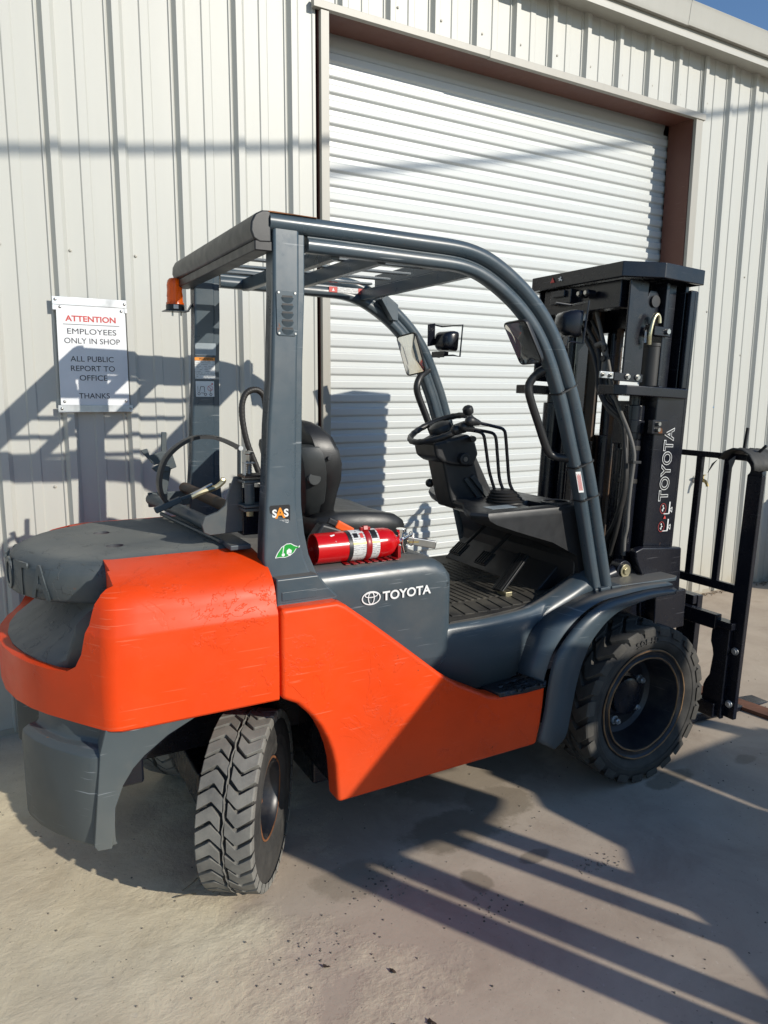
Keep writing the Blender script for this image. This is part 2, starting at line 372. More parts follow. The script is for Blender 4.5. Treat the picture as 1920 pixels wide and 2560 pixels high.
def concrete():
    t = NT('yard_concrete'); P = t.geo().outputs['Position']; X = t.xyz(P)
    big = t.noise(0.9, 7, 0.62, P); fine = t.noise(7, 8, 0.68, P); grit = t.noise(70, 6, 0.7, P); mid = t.noise(2.6, 7, 0.65, t.mapv((1,1,1),(5,2,0),src=P), 0.8)
    slab = t.ramp(mid, [(0.3, (0.375, 0.30, 0.23)), (0.5, (0.46, 0.38, 0.295)), (0.72, (0.52, 0.44, 0.345))])
    dust = t.ramp(fine, [(0.3, (0.60, 0.515, 0.36)), (0.7, (0.72, 0.635, 0.46))])
    # blown dust lies thick on the left of the yard and against the building
    e = t.math('ADD', t.math('MULTIPLY', X[0], -0.9), t.math('MULTIPLY', t.math('SUBTRACT', big, 0.5), 2.6))
    e = t.math('ADD', e, t.math('MULTIPLY', t.math('SUBTRACT', fine, 0.5), 0.9))
    dm = t.ramp(t.math('SUBTRACT', e, 1.15), [(0.0, 0.0), (0.45, 1.0)])
    c = t.mix(dm, slab, dust)
    spk = t.ramp(grit, [(0.33, 0.0), (0.40, 1.0)]); c = t.mix(t.math('MULTIPLY', t.math('SUBTRACT', 1.0, spk), 0.45), c, (0.17, 0.145, 0.12))
    lt = t.ramp(t.noise(45, 4, 0.6, t.mapv((1,1,1),(3,3,0),src=P)), [(0.66, 0.0), (0.70, 1.0)]); c = t.mix(t.math('MULTIPLY', lt, 0.3), c, (0.66, 0.61, 0.52))
    pat = t.ramp(t.noise(1.7, 5, 0.6, t.mapv((1,1,1),(8,3,0),src=P)), [(0.38, 0.0), (0.62, 1.0)]); c = t.mix(t.math('MULTIPLY', pat, 0.28), c, (0.30, 0.245, 0.20))
    # oil and damp stains
    st = None
    for (sx, sy, rx, ry, a) in STAINS:
        v = t.n.new('ShaderNodeVectorMath'); v.operation = 'SUBTRACT'; t.l.new(P, v.inputs[0]); v.inputs[1].default_value = (sx, sy, 0)
        v2 = t.n.new('ShaderNodeVectorMath'); v2.operation = 'MULTIPLY'; t.l.new(v.outputs[0], v2.inputs[0]); v2.inputs[1].default_value = (1/rx, 1/ry, 0)
        ln = t.n.new('ShaderNodeVectorMath'); ln.operation = 'LENGTH'; t.l.new(v2.outputs[0], ln.inputs[0])
        q = t.math('ADD', ln.outputs['Value'], t.math('MULTIPLY', t.math('SUBTRACT', fine, 0.5), 1.5))
        q = t.math('MULTIPLY', t.ramp(q, [(0.75, 1.0), (1.0, 0.0)]), a)
        st = q if st is None else t.math('MAXIMUM', st, q)
    c = t.mix(st, c, (0.14, 0.115, 0.075))
    h = t.math('ADD', t.math('MULTIPLY', fine, 0.6), t.math('MULTIPLY', grit, 0.18))
    rid = t.noise(5.5, 12, 0.66, t.mapv((1.0, 1.35, 1), (2, 7, 0), (0, 0, 0.5), P), 0.25)
    n1 = t.bump(h, 0.28, 0.010)
    hb = t.math('MULTIPLY', rid, t.math('ADD', t.math('MULTIPLY', dm, 0.9), 0.12))
    n2 = t.bump(hb, 0.30, 0.035, n1)
    return t.set(c, 0.85, 0.0, n2, 0.25)
STAINS = [(-0.86, -0.50, 0.26, 0.13, 0.55), (-0.60, -0.42, 0.16, 0.14, 0.5), (-0.98, -0.78, 0.05, 0.07, 0.5), (-0.72, -0.78, 0.07, 0.035, 0.5), (0.16, -0.66, 0.14, 0.06, 0.6),
          (-1.47, -1.46, 0.055, 0.045, 0.55), (-1.34, -0.57, 0.17, 0.10, 0.35), (0.62, -1.02, 0.08, 0.05, 0.5), (0.62, -0.72, 0.07, 0.04, 0.4), (3.4, -0.35, 0.55, 0.22, 0.35), (-0.55, -0.05, 0.5, 0.4, 0.35)]
M['concrete'] = concrete()
# ------------------------------------------------------------------ ground
g = MB(); g.add([(-300,-300,0),(300,-300,0),(300,300,0),(-300,300,0)], [(0,1,2,3)])
tag(g.build('ground', M['concrete'], None, sharp=0), kind='structure')

# ------------------------------------------------------------------ building
WY, RP, U0 = 1.209, 0.2931, -1.985
PROFILE = [(0.0,0.0),(0.005,0.007),(0.010,0.007),(0.018,0.001),(0.035,0.027),(0.066,0.027),(0.086,0.0),(0.158,0.0),(0.164,0.0055),(0.201,0.0055),(0.208,0.0)]
bld = empty('warehouse', None, (0.9, WY, 0))
bld.location = (0, 0, 0)
tag(bld, 'pale ribbed metal warehouse with white roll-up door and gutter', 'building')
def sheet(x0, x1, z0, z1):
    pts = []
    k0 = math.floor((x0-U0)/RP)-1; k1 = math.ceil((x1-U0)/RP)+1
    for k in range(k0, k1+1):
        for u, h in PROFILE: pts.append((U0+k*RP+u, h))
    out = []
    def hh(x):
        for (a, ha), (b, hb) in zip(pts, pts[1:]):
            if a <= x <= b: return ha+(hb-ha)*(x-a)/max(b-a, 1e-9)
        return 0
    out = [(x0, hh(x0))]+[p for p in pts if x0 < p[0] < x1]+[(x1, hh(x1))]
    m = MB(); n = len(out); vs = []
    for z in (z0, z1):
        vs += [(x, WY-h, z) for x, h in out]
    t = 0.0015
    for z in (z0, z1):
        vs += [(x, WY-h+t, z) for x, h in out]
    fs = [(i, i+1, n+i+1, n+i) for i in range(n-1)] + [(2*n+i, 3*n+i, 3*n+i+1, 2*n+i+1) for i in range(n-1)]
    fs += [(0, n, 3*n, 2*n), (n-1, 3*n-1, 4*n-1, 2*n-1)]
    return m.add(vs, fs)
def wall_panels(x0, x1, z0, z1):
    a = U0+math.floor((x0-U0)/(3*RP))*3*RP
    k = 0
    while a < x1:
        s0, s1 = max(a, x0), min(a+3*RP, x1)
        if s1-s0 > 0.02: sheet(s0, s1, z0+0.0, z1).build('wall_panel', M['wall'], bld, sharp=20)
        a += 3*RP; k += 1
DX0, DX1, DZ = -0.569, 2.362, 3.604
wall_panels(-4.6, -0.634, 0.012, 4.055)
wall_panels(-0.632, 2.436, DZ+0.03, 4.055)
wall_panels(2.438, 7.6, 0.012, 4.055)
# unseen backing boxes behind the cladding, added to block light
fr = MB(); fr.box(-4.6, -0.634, WY+0.012, WY+0.2, 0, 4.05); fr.box(2.44, 7.6, WY+0.012, WY+0.2, 0, 4.05); fr.box(-0.63, 2.436, WY+0.012, WY+0.2, DZ+0.06, 4.05)
fr.box(-4.6, 7.6, WY+0.6, WY+0.7, 0, 4.05)
fr.build('wall_backing', M['primer'], bld, sharp=0)
for xa, xb in ((-4.6, -0.62), (2.44, 7.6)):
    base = MB(); base.box(xa, xb, WY-0.004, WY+0.012, 0.0, 0.03); base.build('base_trim', M['trim'], bld)
# door frame: brown steel jambs and head, beige trims
j = MB(); j.box(DX0-0.05, DX0+0.004, WY-0.01, WY+0.2, 0, DZ+0.05); j.build('door_jamb', M['primer'], bld, 0.003)
j = MB(); j.box(DX1-0.004, DX1+0.05, WY-0.01, WY+0.2, 0, DZ+0.05); j.build('door_jamb', M['primer'], bld, 0.003)
j = MB(); j.box(DX0+0.005, DX1-0.005, WY-0.01, WY+0.19, DZ+0.006, DZ+0.05); j.build('door_head', M['primer'], bld, 0.003)
j = MB(); j.box(DX0-0.048, DX0, WY-0.039, WY-0.012, 0.004, DZ+0.0); j.build('jamb_trim', M['trim'], bld, 0.002)
j = MB(); j.box(DX1, DX1+0.07, WY-0.039, WY-0.012, 0.004, DZ+0.0); j.build('jamb_trim', M['trim'], bld, 0.002)
j = MB(); j.prism([(WY-0.045, DZ+0.003), (WY-0.012, DZ+0.003), (WY-0.012, DZ+0.045), (WY-0.045, DZ+0.04)], 'x', DX0-0.09, 0.50); j.build('head_trim', M['trim'], bld, 0.002)
j = MB(); j.prism([(WY-0.047, DZ-0.001), (WY-0.014, DZ-0.001), (WY-0.014, DZ+0.047), (WY-0.047, DZ+0.042)], 'x', 0.48, DX1+0.09); j.build('head_trim', M['trim'], bld, 0.002)
# roll-up door: curtain of pressed corrugations
door = MB(); door.box(DX0+0.004, DX1-0.004, WY+0.245, WY+0.26, 0.0, 3.9); door = door.build('rollup_door', M['door'], bld, sharp=0)
DY = 1.420
SP = 0.0822
prof = [(0.0, 0.0), (0.010, -0.012), (0.016, -0.014), (0.046, -0.015), (0.050, -0.0135), (0.058, -0.001), (0.0822, 0.0)]
sm = MB(); n = len(prof)
vs = [(DX0-0.02, DY+0.015+h, z) for z, h in prof] + [(DX1+0.02, DY+0.015+h, z) for z, h in prof] + [(DX1+0.02, DY+0.03, 0.0822), (DX1+0.02, DY+0.03, 0), (DX0-0.02, DY+0.03, 0.0822), (DX0-0.02, DY+0.03, 0)]
sm.add(vs, [(i, i+1, n+i+1, n+i) for i in range(n-1)] + [(2*n, 2*n+1, 2*n+3, 2*n+2)])
s0 = sm.build('slat', M['door'], door, sharp=12)
z_first = 3.394 - 41*SP
s0.location.z = z_first
for k in range(1, 43):
    c = s0.copy(); COL.objects.link(c); c.location.z = z_first+k*SP+random.uniform(-0.0006, 0.0006); c.location.y = random.uniform(-0.0007, 0.0007)
hd = MB(); hd.lathe([(0.16, DX0-0.01), (0.16, DX1+0.01)], (0, WY+0.40, DZ+0.06), (1, 0, 0), 24, cap=True); hd.build('door_roll', M['door'], bld)
sl = MB(); sl.box(DX0, DX1, DY-0.004, DY+0.05, 0.004, 0.03); sl.build('bottom_bar', M['galv'], bld, 0.003)
# eave: soffit, fascia strip and box gutter
e = MB(); e.prism([(WY+0.02, 4.050), (1.052, 4.022), (1.052, 4.057), (1.062, 4.057), (1.068, 4.034), (WY+0.02, 4.062)], 'x', -4.6, 7.6); e.build('eave_flashing', M['gutter'], bld, 0.001)
gp = [(1.075, 4.095), (1.048, 4.095), (1.040, 4.12), (1.030, 4.215), (1.022, 4.235), (1.045, 4.245), (1.06, 4.238), (1.075, 4.15)]
for a, b, d in ((-4.6, 2.06, 0.0), (2.045, 7.6, -0.003)):
    e = MB(); e.prism([(y+d, z-d) for y, z in gp], 'x', a, b); e.build('gutter', M['gutter'], bld, 0.002)
e = MB(); e.prism([(1.078, 4.062), (WY+0.6, 4.062), (WY+0.6, 4.30), (1.078, 4.21)], 'x', -4.6, 7.6); e.build('roof_edge', M['trim'], bld)
# cladding screws: pan heads with washers
scm = MB(); scm.lathe([(0.008, 0.0), (0.008, 0.002), (0.0055, 0.0025), (0.0055, 0.006), (0.003, 0.0068)], (0,0,0), (0,-1,0), 8, cap=True)
scr = None
def screw(x, z, h=0.0):
    global scr
    if scr is None:
        scr = scm.build('screw', M['trim'], bld); o = scr
    else:
        o = scr.copy(); COL.objects.link(o)
    o.location = (x, WY-h, z); o.rotation_euler.y = random.uniform(0, 3)
for z in (3.748, 2.29, 0.72):
    k = -7
    while U0+k*RP < 5:
        x = U0+k*RP+0.095+random.uniform(-0.004, 0.004); k += 1
        if z < 3.6 and -0.65 < x < 2.45: continue
        if z < 1 and k % 3: continue
        screw(x, z+random.uniform(-0.008, 0.008))
for x, z in ((-1.362, 3.177), (-1.365, 2.589), (3.09, 3.163), (3.12, 2.571), (3.152, 1.964), (-2.02, 1.2), (-2.08, 0.35), (2.69, 2.28)): screw(x, z)

# ------------------------------------------------------------------ wall sign
sg = empty('wall_sign', None, (-1.822, WY-0.03, 1.555))
tag(sg, 'white metal notice with red ATTENTION heading screwed to the wall', 'sign')
def sx(x): return x+1.822
def sz(z): return z-1.555
m = MB(); m.prism([(sx(-1.975), sz(1.588)), (sx(-1.664), sz(1.585)), (sx(-1.664), sz(2.048)), (sx(-1.970), sz(2.05))], 'y', -0.004, 0.0); m.build('plate', M['signwhite'], sg, 0.001)
m = MB(); m.box(sx(-1.985), sx(-1.656), -0.0075, -0.0045, sz(2.046), sz(2.082)); m.box(sx(-1.985), sx(-1.968), -0.007, 0.012, sz(2.022), sz(2.0455)); m.box(sx(-1.668), sx(-1.655), -0.007, 0.012, sz(2.022), sz(2.0455)); m.build('top_strap', M['galv'], sg, 0.001)
m = MB(); m.box(sx(-1.988), sx(-1.650), -0.0075, -0.0045, sz(1.553), sz(1.587)); m.box(sx(-1.988), sx(-1.650), -0.0043, 0.012, sz(1.553), sz(1.556)); m.build('bottom_strap', M['galv'], sg, 0.001)
for x, z in ((-1.972, 2.068), (-1.667, 2.063), (-1.953, 2.036), (-1.682, 2.03), (-1.972, 1.571), (-1.662, 1.571), (-1.958, 1.604), (-1.680, 1.605)):
    m = MB(); m.lathe([(0.0066, 0.0), (0.0066, 0.001), (0.005, 0.003), (0.002, 0.0042)], (sx(x), -0.0046 if 1.588 < z < 2.046 else -0.0076, sz(z)), (0,-1,0), 10, cap=True); m.build('screw', M['steel'], sg)
def st(s, z, size, mat, width=None, off=0.0, dx=0):
    text('lettering', s, size, (sx(-1.8195+dx), -0.0046, sz(z)), (1,0,0), (0,0,1), mat, sg, off=off, width=width)
st('ATTENTION', 1.985, 0.036, M['signred'], 0.224, 0.0009)
m = MB(); m.box(sx(-1.944), sx(-1.694), -0.0052, -0.0044, sz(1.9585), sz(1.9605)); m.build('rule', M['navy'], sg)
st('EMPLOYEES', 1.927, 0.036, M['navy'], 0.218); st('ONLY IN SHOP', 1.884, 0.036, M['navy'], 0.248)
st('ALL PUBLIC', 1.801, 0.036, M['navy'], 0.193, dx=-0.004); st('REPORT TO', 1.757, 0.036, M['navy'], 0.197, dx=-0.004); st('OFFICE', 1.713, 0.036, M['navy'], 0.125, dx=-0.004)
st('THANKS', 1.629, 0.036, M['navy'], 0.138, dx=-0.004)

# ------------------------------------------------------------------ water tap on the wall
tp = empty('water_tap', None, (2.70, WY, 0.975)); tag(tp, 'brass garden tap sticking out of the metal wall beside the door', 'tap')
m = MB(); m.cyl((0,0.0,0), (0,-0.008,0), 0.03, 16); m.build('flange', M['trim'], tp, 0.002)
m = MB(); m.cyl((0,-0.006,0), (0,-0.075,0), 0.011, 12); m.cyl((0,-0.06,0), (0,-0.085,-0.002), 0.016, 6); m.tube([(0,-0.08,0),(0,-0.10,-0.006),(0,-0.118,-0.03),(0,-0.122,-0.045)], [0.014,0.013,0.011,0.013], 10); m.build('spout', M['brass'], tp)
m = MB(); m.cyl((0,-0.082,0), (0,-0.075,0.035), 0.007, 8); m.lathe([(0.012,0),(0.024,0.002),(0.024,0.008),(0.01,0.01)], (0,-0.075,0.035), (0,0.15,1), 10, cap=True); m.build('handle', M['brass'], tp)
m = MB(); m.prism([(-0.014,-0.006),(0.012,-0.012),(0.010,0.016),(0.0,0.008)], 'y', -0.0035, -0.0015)
tt = m.build('tape_scrap', plain('blue_tape', (0.03,0.25,0.55), 0.5), None); tt.location = (2.87, WY-0.0, 1.551); tag(tt, 'tiny scrap of blue tape stuck to the metal wall', 'tape')
# mud thrown on the lower wall / leaf litter at the wall foot
random.seed(21)
m = MB()
for k in range(150):
    x = random.uniform(2.5, 4.9); y = WY-0.04-abs(random.gauss(0, 0.03)); r = random.uniform(0.006, 0.02); a = random.uniform(0, 6.28)
    pts = [(x+r*math.cos(a+q)*random.uniform(0.6,1.4), y+0.6*r*math.sin(a+q), random.uniform(0.002, 0.012)) for q in (0, 1.3, 2.7, 4.0, 5.2)]
    m.add(pts, [(0,1,2,3,4)])
tag(m.build('leaf_litter', plain('dry_leaf_litter', (0.17, 0.12, 0.07), 0.9, var=0.4), None, sharp=0), 'dry leaf crumbs along the foot of the wall', 'litter', kind='stuff')
# ------------------------------------------------------------------ forklift
FK = empty('forklift', None, (0,0,0), (0,0,-0.029342))
tag(FK, 'orange and slate grey forklift parked in front of the roll-up door', 'forklift')

# --- counterweight: orange casting with a hollow at the back
def plan(ys, off, xf=-1.585):
    k = ys/0.60
    half = [(xf, -ys), (-1.80+off*0.2, -ys), (-2.00+off*0.6, -ys), (-2.062+off, -ys+0.001), (-2.088+off, -ys+0.010), (-2.106+off, -ys+0.030), (-2.150+off, -0.508*k),
            (-2.187+off, -0.455*k), (-2.235+off, -0.385*k), (-2.275+off, -0.315*k), (-2.312+off, -0.225*k), (-2.338+off, -0.12*k), (-2.348+off, 0.0)]
    return half + [(x, -y) for x, y in half[-2::-1]]
lev = [(0.705,0.594,0.010),(0.712,0.600,0.0),(0.80,0.602,0.0),(0.90,0.602,0.0),(0.980,0.601,0.004),(0.990,0.600,0.005),(1.012,0.588,0.008),(1.04,0.582,0.009),(1.07,0.570,0.011),(1.095,0.550,0.015),(1.115,0.520,0.021),(1.130,0.475,0.030),(1.142,0.42,0.045),(1.150,0.36,0.07)]
m = MB(); m.loft([[(x, y, z) for x, y in plan(ys, off)] for z, ys, off in lev])
cw = m.build('counterweight', M['orange'], FK, sharp=30)
U_ = [(0.34,0.858),(0.40,0.864),(0.432,0.885),(0.452,0.925),(0.462,0.98),(0.468,1.04),(0.466,1.09),(0.452,1.125),(0.42,1.155),(0.40,1.30)]
c = MB(); c.prism([(-y, z) for y, z in U_]+[(y, z) for y, z in U_[::-1]], 'x', -2.7, -2.064)
cut(cw, c)
c = MB(); c.box(-2.7, -2.056, -0.368, 0.368, 0.90, 1.3)
cut(cw, c); cw.data.set_sharp_from_angle(angle=math.radians(33))
b = cw.modifiers.new('bevel', 'BEVEL'); b.width = 0.010; b.segments = 3; b.limit_method = 'ANGLE'; b.angle_limit = math.radians(40); b.harden_normals = True
def interp(tab, q):
    for (a_, va), (b_, vb) in zip(tab, tab[1:]):
        if a_ <= q <= b_: return va+(vb-va)*(q-a_)/(b_-a_)
    return tab[-1][1]
REAR = [(0.0,-2.330),(0.12,-2.320),(0.225,-2.294),(0.315,-2.257),(0.385,-2.217),(0.455,-2.169),(0.50,-2.13)]
LIP = [(0.0,0.859),(0.34,0.859),(0.40,0.865),(0.432,0.886),(0.452,0.926),(0.465,1.0)]
m = MB(); rings = []
for k in range(25):
    y = -0.464+0.928*k/24; ay = abs(y); xr = interp(REAR, ay)+0.012; zl = interp(LIP, ay)+0.003
    rings.append([(xr, y, zl-0.03), (xr, y, zl), (xr*0.6-2.06*0.4, y, max(zl+0.035, 0.92)), (xr*0.25-2.06*0.75, y, max(zl+0.05, 0.985)), (-2.055, y, 1.05), (-2.03, y, 1.10), (-2.02, y, 0.83)])
m.loft(rings); m.build('hollow_lining', M['deck'], cw, sharp=50)
# top deck with the rounded nose
def plan2(ys, off, xf=-1.622):
    half = [(xf, -ys), (-1.80, -ys), (-1.95, -ys), (-2.04+off*0.5, -ys), (-2.085+off, -ys+0.010), (-2.118+off, -ys+0.032), (-2.150+off, -ys*0.90+0.02),
            (-2.185+off, -ys*0.80+0.01), (-2.225+off, -ys*0.63), (-2.258+off, -ys*0.47), (-2.285+off, -ys*0.30), (-2.300+off, -ys*0.14), (-2.304+off, 0.0)]
    return half + [(x, -y) for x, y in half[-2::-1]]
m = MB(); m.loft([[(x, y, z) for x, y in plan2(ys, off)] for z, ys, off in ((1.012,0.335,0.02),(1.020,0.352,0.004),(1.03,0.356,0.0),(1.075,0.362,0.0),(1.105,0.364,0.002),(1.125,0.360,0.008),(1.140,0.350,0.020),(1.151,0.330,0.040),(1.158,0.312,0.066),(1.162,0.295,0.10))])
deck = m.build('counterweight_deck', M['deck'], FK, sharp=50)
c = MB()
for y in (-0.122, 0.122): c.cyl((-1.995, y, 1.12), (-1.995, y, 1.2), 0.028, 20)
cut(deck, c); deck.data.set_sharp_from_angle(angle=math.radians(50))
# raised TOYOTA lettering around the nose
NOSE = sorted((abs(y), x) for x, y in plan2(0.362, 0.0) if x < -2.08 and y <= 0)
for ch, yy in zip('TOYOTA', (0.232, 0.142, 0.047, -0.050, -0.145, -0.232)):
    ay = abs(yy); xs = interp(NOSE, ay); sl = (interp(NOSE, ay+0.03)-interp(NOSE, max(ay-0.03, 0)))/(0.06 if ay > 0.03 else ay+0.03)*(1 if yy > 0 else -1)
    t = Vector((-sl, -1, 0)).normalized()
    text('raised_letter', ch, 0.150, (xs+0.0005, yy, 1.072), t, (0,0,1), M['deck'], deck, ext=0.003, off=0.002, width=0.082)
# lower bumpers
ring = [(-2.088,-0.575),(-2.10,-0.578),(-2.128,-0.572),(-2.150,-0.560),(-2.190,-0.512),(-2.236,-0.447),(-2.278,-0.37),(-2.302,-0.30),(-2.306,-0.268),(-2.28,-0.255),(-2.088,-0.255)]
def rr(d, dz): return [(x+(d if x < -2.05 else 0), y+(d*0.5 if y < -0.5 else (-d*0.4 if y > -0.28 else 0)), dz) for x, y in ring]
m = MB(); m.loft([rr(0.006,0.352), rr(0.0,0.362), rr(0.0,0.60), rr(0.004,0.632), rr(0.022,0.648), rr(0.042,0.652), rr(0.05,0.665), rr(0.052,0.72)])
m.prism([(-2.148,0.366),(-2.140,0.350),(-2.100,0.346),(-2.090,0.40),(-2.085,0.47),(-2.060,0.535),(-2.030,0.58),(-1.997,0.612),(-1.928,0.66),(-1.847,0.697),(-1.80,0.714),(-2.10,0.714),(-2.118,0.648)], 'y', -0.581, -0.52)
bp = m.build('bumper', M['bumper'], FK, 0.008, 3, sharp=40); mirror_y(bp)
m = MB(); m.box(-2.10,-1.98,-0.46,0.46,0.46,0.72); m.box(-2.20,-2.0,-0.10,0.10,0.50,0.72); m.build('tow_block', M['mast'], FK, 0.01)

# --- orange side skirt
SK = [(-1.578,1.000),(-1.383,0.999),(-1.351,0.983),(-1.260,0.912),(-1.175,0.843),(-1.08,0.764),(-0.982,0.682),(-0.90,0.625),(-0.823,0.585),(-0.77,0.556),(-0.72,0.543),(-0.637,0.543),(-0.495,0.552),(-0.500,0.47),(-0.509,0.392),(-0.527,0.305),(-1.385,0.298),(-1.390,0.37),(-1.395,0.436),(-1.407,0.49),(-1.424,0.539),(-1.446,0.585),(-1.474,0.626),(-1.524,0.679),(-1.578,0.708)]
m = MB(); m.prism(SK, 'y', -0.602, -0.52)
sk = m.build('side_skirt', M['orange'], FK, 0.016, 4, sharp=40); mirror_y(sk)
m = MB(); m.box(-1.575,-1.36,-0.555,-0.44,0.990,1.008); m.prism([(-1.574,1.0),(-1.355,1.0),(-1.40,1.045),(-1.43,1.085),(-1.574,1.085)], 'y', -0.556, -0.42)
ft = m.build('pillar_foot', M['grey'], FK, 0.007, 3); mirror_y(ft)
m = MB(); m.box(-1.556,-1.437,-0.5585,-0.5545,1.013,1.041); pl_ = m.build('blank_plate', M['grey'], ft, 0.0015)

# --- engine hood
HP = [(-0.872,0.70),(-0.872,0.985),(-0.885,1.02),(-0.912,1.055),(-0.95,1.074),(-1.0,1.081),(-1.40,1.083),(-1.60,1.083),(-1.60,0.86),(-1.20,0.74),(-0.95,0.66)]
rings = []
for y, ins, dz in ((-0.512,0.05,0.10),(-0.514,0.035,0.055),(-0.508,0.022,0.030),(-0.495,0.010,0.012),(-0.472,0.003,0.003),(-0.44,0.0,0.0)):
    rings.append([(min(x, -0.872-ins) if x > -0.93 else x, y, z-(dz if z > 1.0 else 0)) for x, z in HP])
rings = rings + [[(x, -y, z) for x, y, z in r] for r in rings[::-1]]
m = MB(); m.loft(rings); hood = m.build('engine_hood', M['grey'], FK, sharp=40)
b = hood.modifiers.new('bevel', 'BEVEL'); b.width = 0.01; b.segments = 3; b.limit_method = 'ANGLE'; b.angle_limit = math.radians(38); b.harden_normals = True
def ellipse_ring(cx, cz, a, b_, w, y, n=48):
    m = MB(); o = [(cx+a*math.cos(2*math.pi*k/n), y, cz+b_*math.sin(2*math.pi*k/n)) for k in range(n)]
    i = [(cx+(a-w)*math.cos(2*math.pi*k/n), y, cz+(b_-w)*math.sin(2*math.pi*k/n)) for k in range(n)]
    m.add(o+i, [(k, (k+1) % n, n+(k+1) % n, n+k) for k in range(n)]); return m
EY = -0.5165
m = ellipse_ring(-1.2175, 0.968, 0.0365, 0.0245, 0.0042, EY); q = ellipse_ring(-1.2175, 0.968, 0.0130, 0.0225, 0.0034, EY-0.0003); m.add(q.v, q.f); q = ellipse_ring(-1.2175, 0.979, 0.0255, 0.0100, 0.0034, EY-0.0006); m.add(q.v, q.f)
m.build('emblem', M['white'], hood, sharp=0)
text('brand_lettering', 'TOYOTA', 0.044, (-1.076, EY, 0.968), (1,0,0.01), (0,0,1), M['white'], hood, width=0.196, off=0.0012)

# --- rear pillars of the overhead guard
def lean(p):
    s = -1 if p.y < 0 else 1
    return (p.x, p.y + s*max(0, 1.36-p.z)**1.5*0.12, p.z)
RPo = [(-1.543,2.160),(-1.545,1.958),(-1.556,1.70),(-1.568,1.56),(-1.578,1.36),(-1.590,1.22),(-1.596,1.14),(-1.590,1.07),(-1.575,1.005),(-1.36,1.005),(-1.385,1.03),(-1.413,1.075),(-1.438,1.14),(-1.450,1.209),(-1.457,1.30),(-1.457,1.352),(-1.453,1.50),(-1.447,1.75),(-1.438,1.966),(-1.436,2.160)]
zc = [2.160,1.958,1.70,1.56,1.36,1.22,1.14,1.07,1.005]
def pil(y0, y1, ins_r=0.0):
    m = MB(); m.prism([(x-(ins_r if x > -1.5 else 0), z) for x, z in RPo], 'y', y0, y1); return m.xf(lean)
m = pil(-0.497, -0.425, 0.022); rp = m.build('rear_pillar', M['rail'], FK, 0.010, 3, sharp=40)
m = pil(-0.486, -0.43); m.v = [v for v in m.v]; fl_ = m.build('pillar_flange', M['rail'], rp, 0.006, 2)
rp2 = mirror_y(rp); fl2 = mirror_y(fl_, parent=rp2); fl2.scale.y = 1
# louvred cover on the near pillar
m = MB(); m.prism(rounded(-1.537,-1.470,1.832,1.966,0.010), 'y', -0.5005, -0.4965); lv = m.build('louver_cover', M['rail'], rp, 0.001)
for k in range(5):
    zc_ = 1.948-k*0.0235-0.004; x0, x1 = -1.5225, -1.4815
    m = MB(); seg = 8; top = []; bot = []
    for i in range(seg+1):
        t = i/seg; x = x0+(x1-x0)*t; b_ = math.sin(math.pi*t)**0.5
        top.append((x, -0.5008-0.0065*b_, zc_+0.001)); bot.append((x, -0.5006, zc_-0.0145*b_-0.001))
    m.add(top+bot, [(i, i+1, seg+2+i, seg+1+i) for i in range(seg)]); m.build('louver', M['rail'], lv, sharp=0)
    m = MB(); m.prism([(x0+0.003, zc_+0.0012), (x1-0.003, zc_+0.0012), (x1-0.004, zc_+0.0072), (x0+0.004, zc_+0.0072)], 'y', -0.5013, -0.5003); m.build('louver_slot', M['black'], lv)
for x, z in ((-1.530,1.959),(-1.477,1.959),(-1.530,1.839),(-1.477,1.839)):
    m = MB(); m.cyl((x,-0.5,z),(x,-0.503,z),0.0035,8); m.build('rivet', M['steel'], lv)
# stickers on the near pillar
def lean_y(y, z): return y - max(0, 1.36-z)**1.5*0.12
y1 = lean_y(-0.4975, 1.275)-0.0008
m = MB(); m.prism(rounded(-1.571,-1.503,1.240,1.310,0.006), 'y', y1-0.0005, y1+0.001); sas = m.build('stability_sticker', M['black'], rp)
for s_, x_, mt, sz_ in (('S',-1.5555,'white',0.034),('A',-1.5365,'amberprint',0.046),('S',-1.5165,'white',0.034)):
    text('sticker_letter', s_, sz_, (x_, y1-0.0008, 1.283), (1,0,0), (0,0,1), M[mt], rp, off=0.0012)
text('sticker_lettering', 'SYSTEM OF ACTIVE', 0.0075, (-1.537, y1-0.0008, 1.2595), (1,0,0), (0,0,1), M['white'], rp, width=0.056)
text('sticker_lettering', 'STABILITY', 0.0125, (-1.537, y1-0.0008, 1.250), (1,0,0), (0,0,1), M['white'], rp, width=0.056, off=0.0003)
y2 = lean_y(-0.4975, 1.16)-0.002
leaf = [(-1.560,1.142),(-1.552,1.158),(-1.538,1.176),(-1.520,1.186),(-1.505,1.186),(-1.492,1.178),(-1.482,1.174),(-1.474,1.176),(-1.476,1.170),(-1.486,1.168),(-1.494,1.156),(-1.508,1.146),(-1.525,1.141),(-1.545,1.143)]
for sc_, mt, dy in ((1.0,'white',0),(0.90,'green',0.0006)):
    cx, cz = -1.517, 1.163
    m = MB(); m.prism([(cx+(x-cx)*sc_, cz+(z-cz)*sc_) for x, z in leaf], 'y', y2-0.0004-dy, y2+0.0012); m.build('leaf_sticker', M[mt], rp, sharp=0)
m = MB(); yy = y2-0.0014
for cx in (-1.532, -1.511):
    q = MB(); q.cyl((cx,yy,1.151),(cx,yy+0.0006,1.151),0.0055,12); m.add(q.v,q.f)
m.prism([(-1.520,1.152),(-1.505,1.152),(-1.503,1.163),(-1.512,1.170),(-1.520,1.164)], 'y', yy, yy+0.0006)
m.prism([(-1.535,1.154),(-1.532,1.154),(-1.528,1.180),(-1.531,1.180)], 'y', yy, yy+0.0006); m.build('leaf_icon', M['white'], rp, sharp=0)
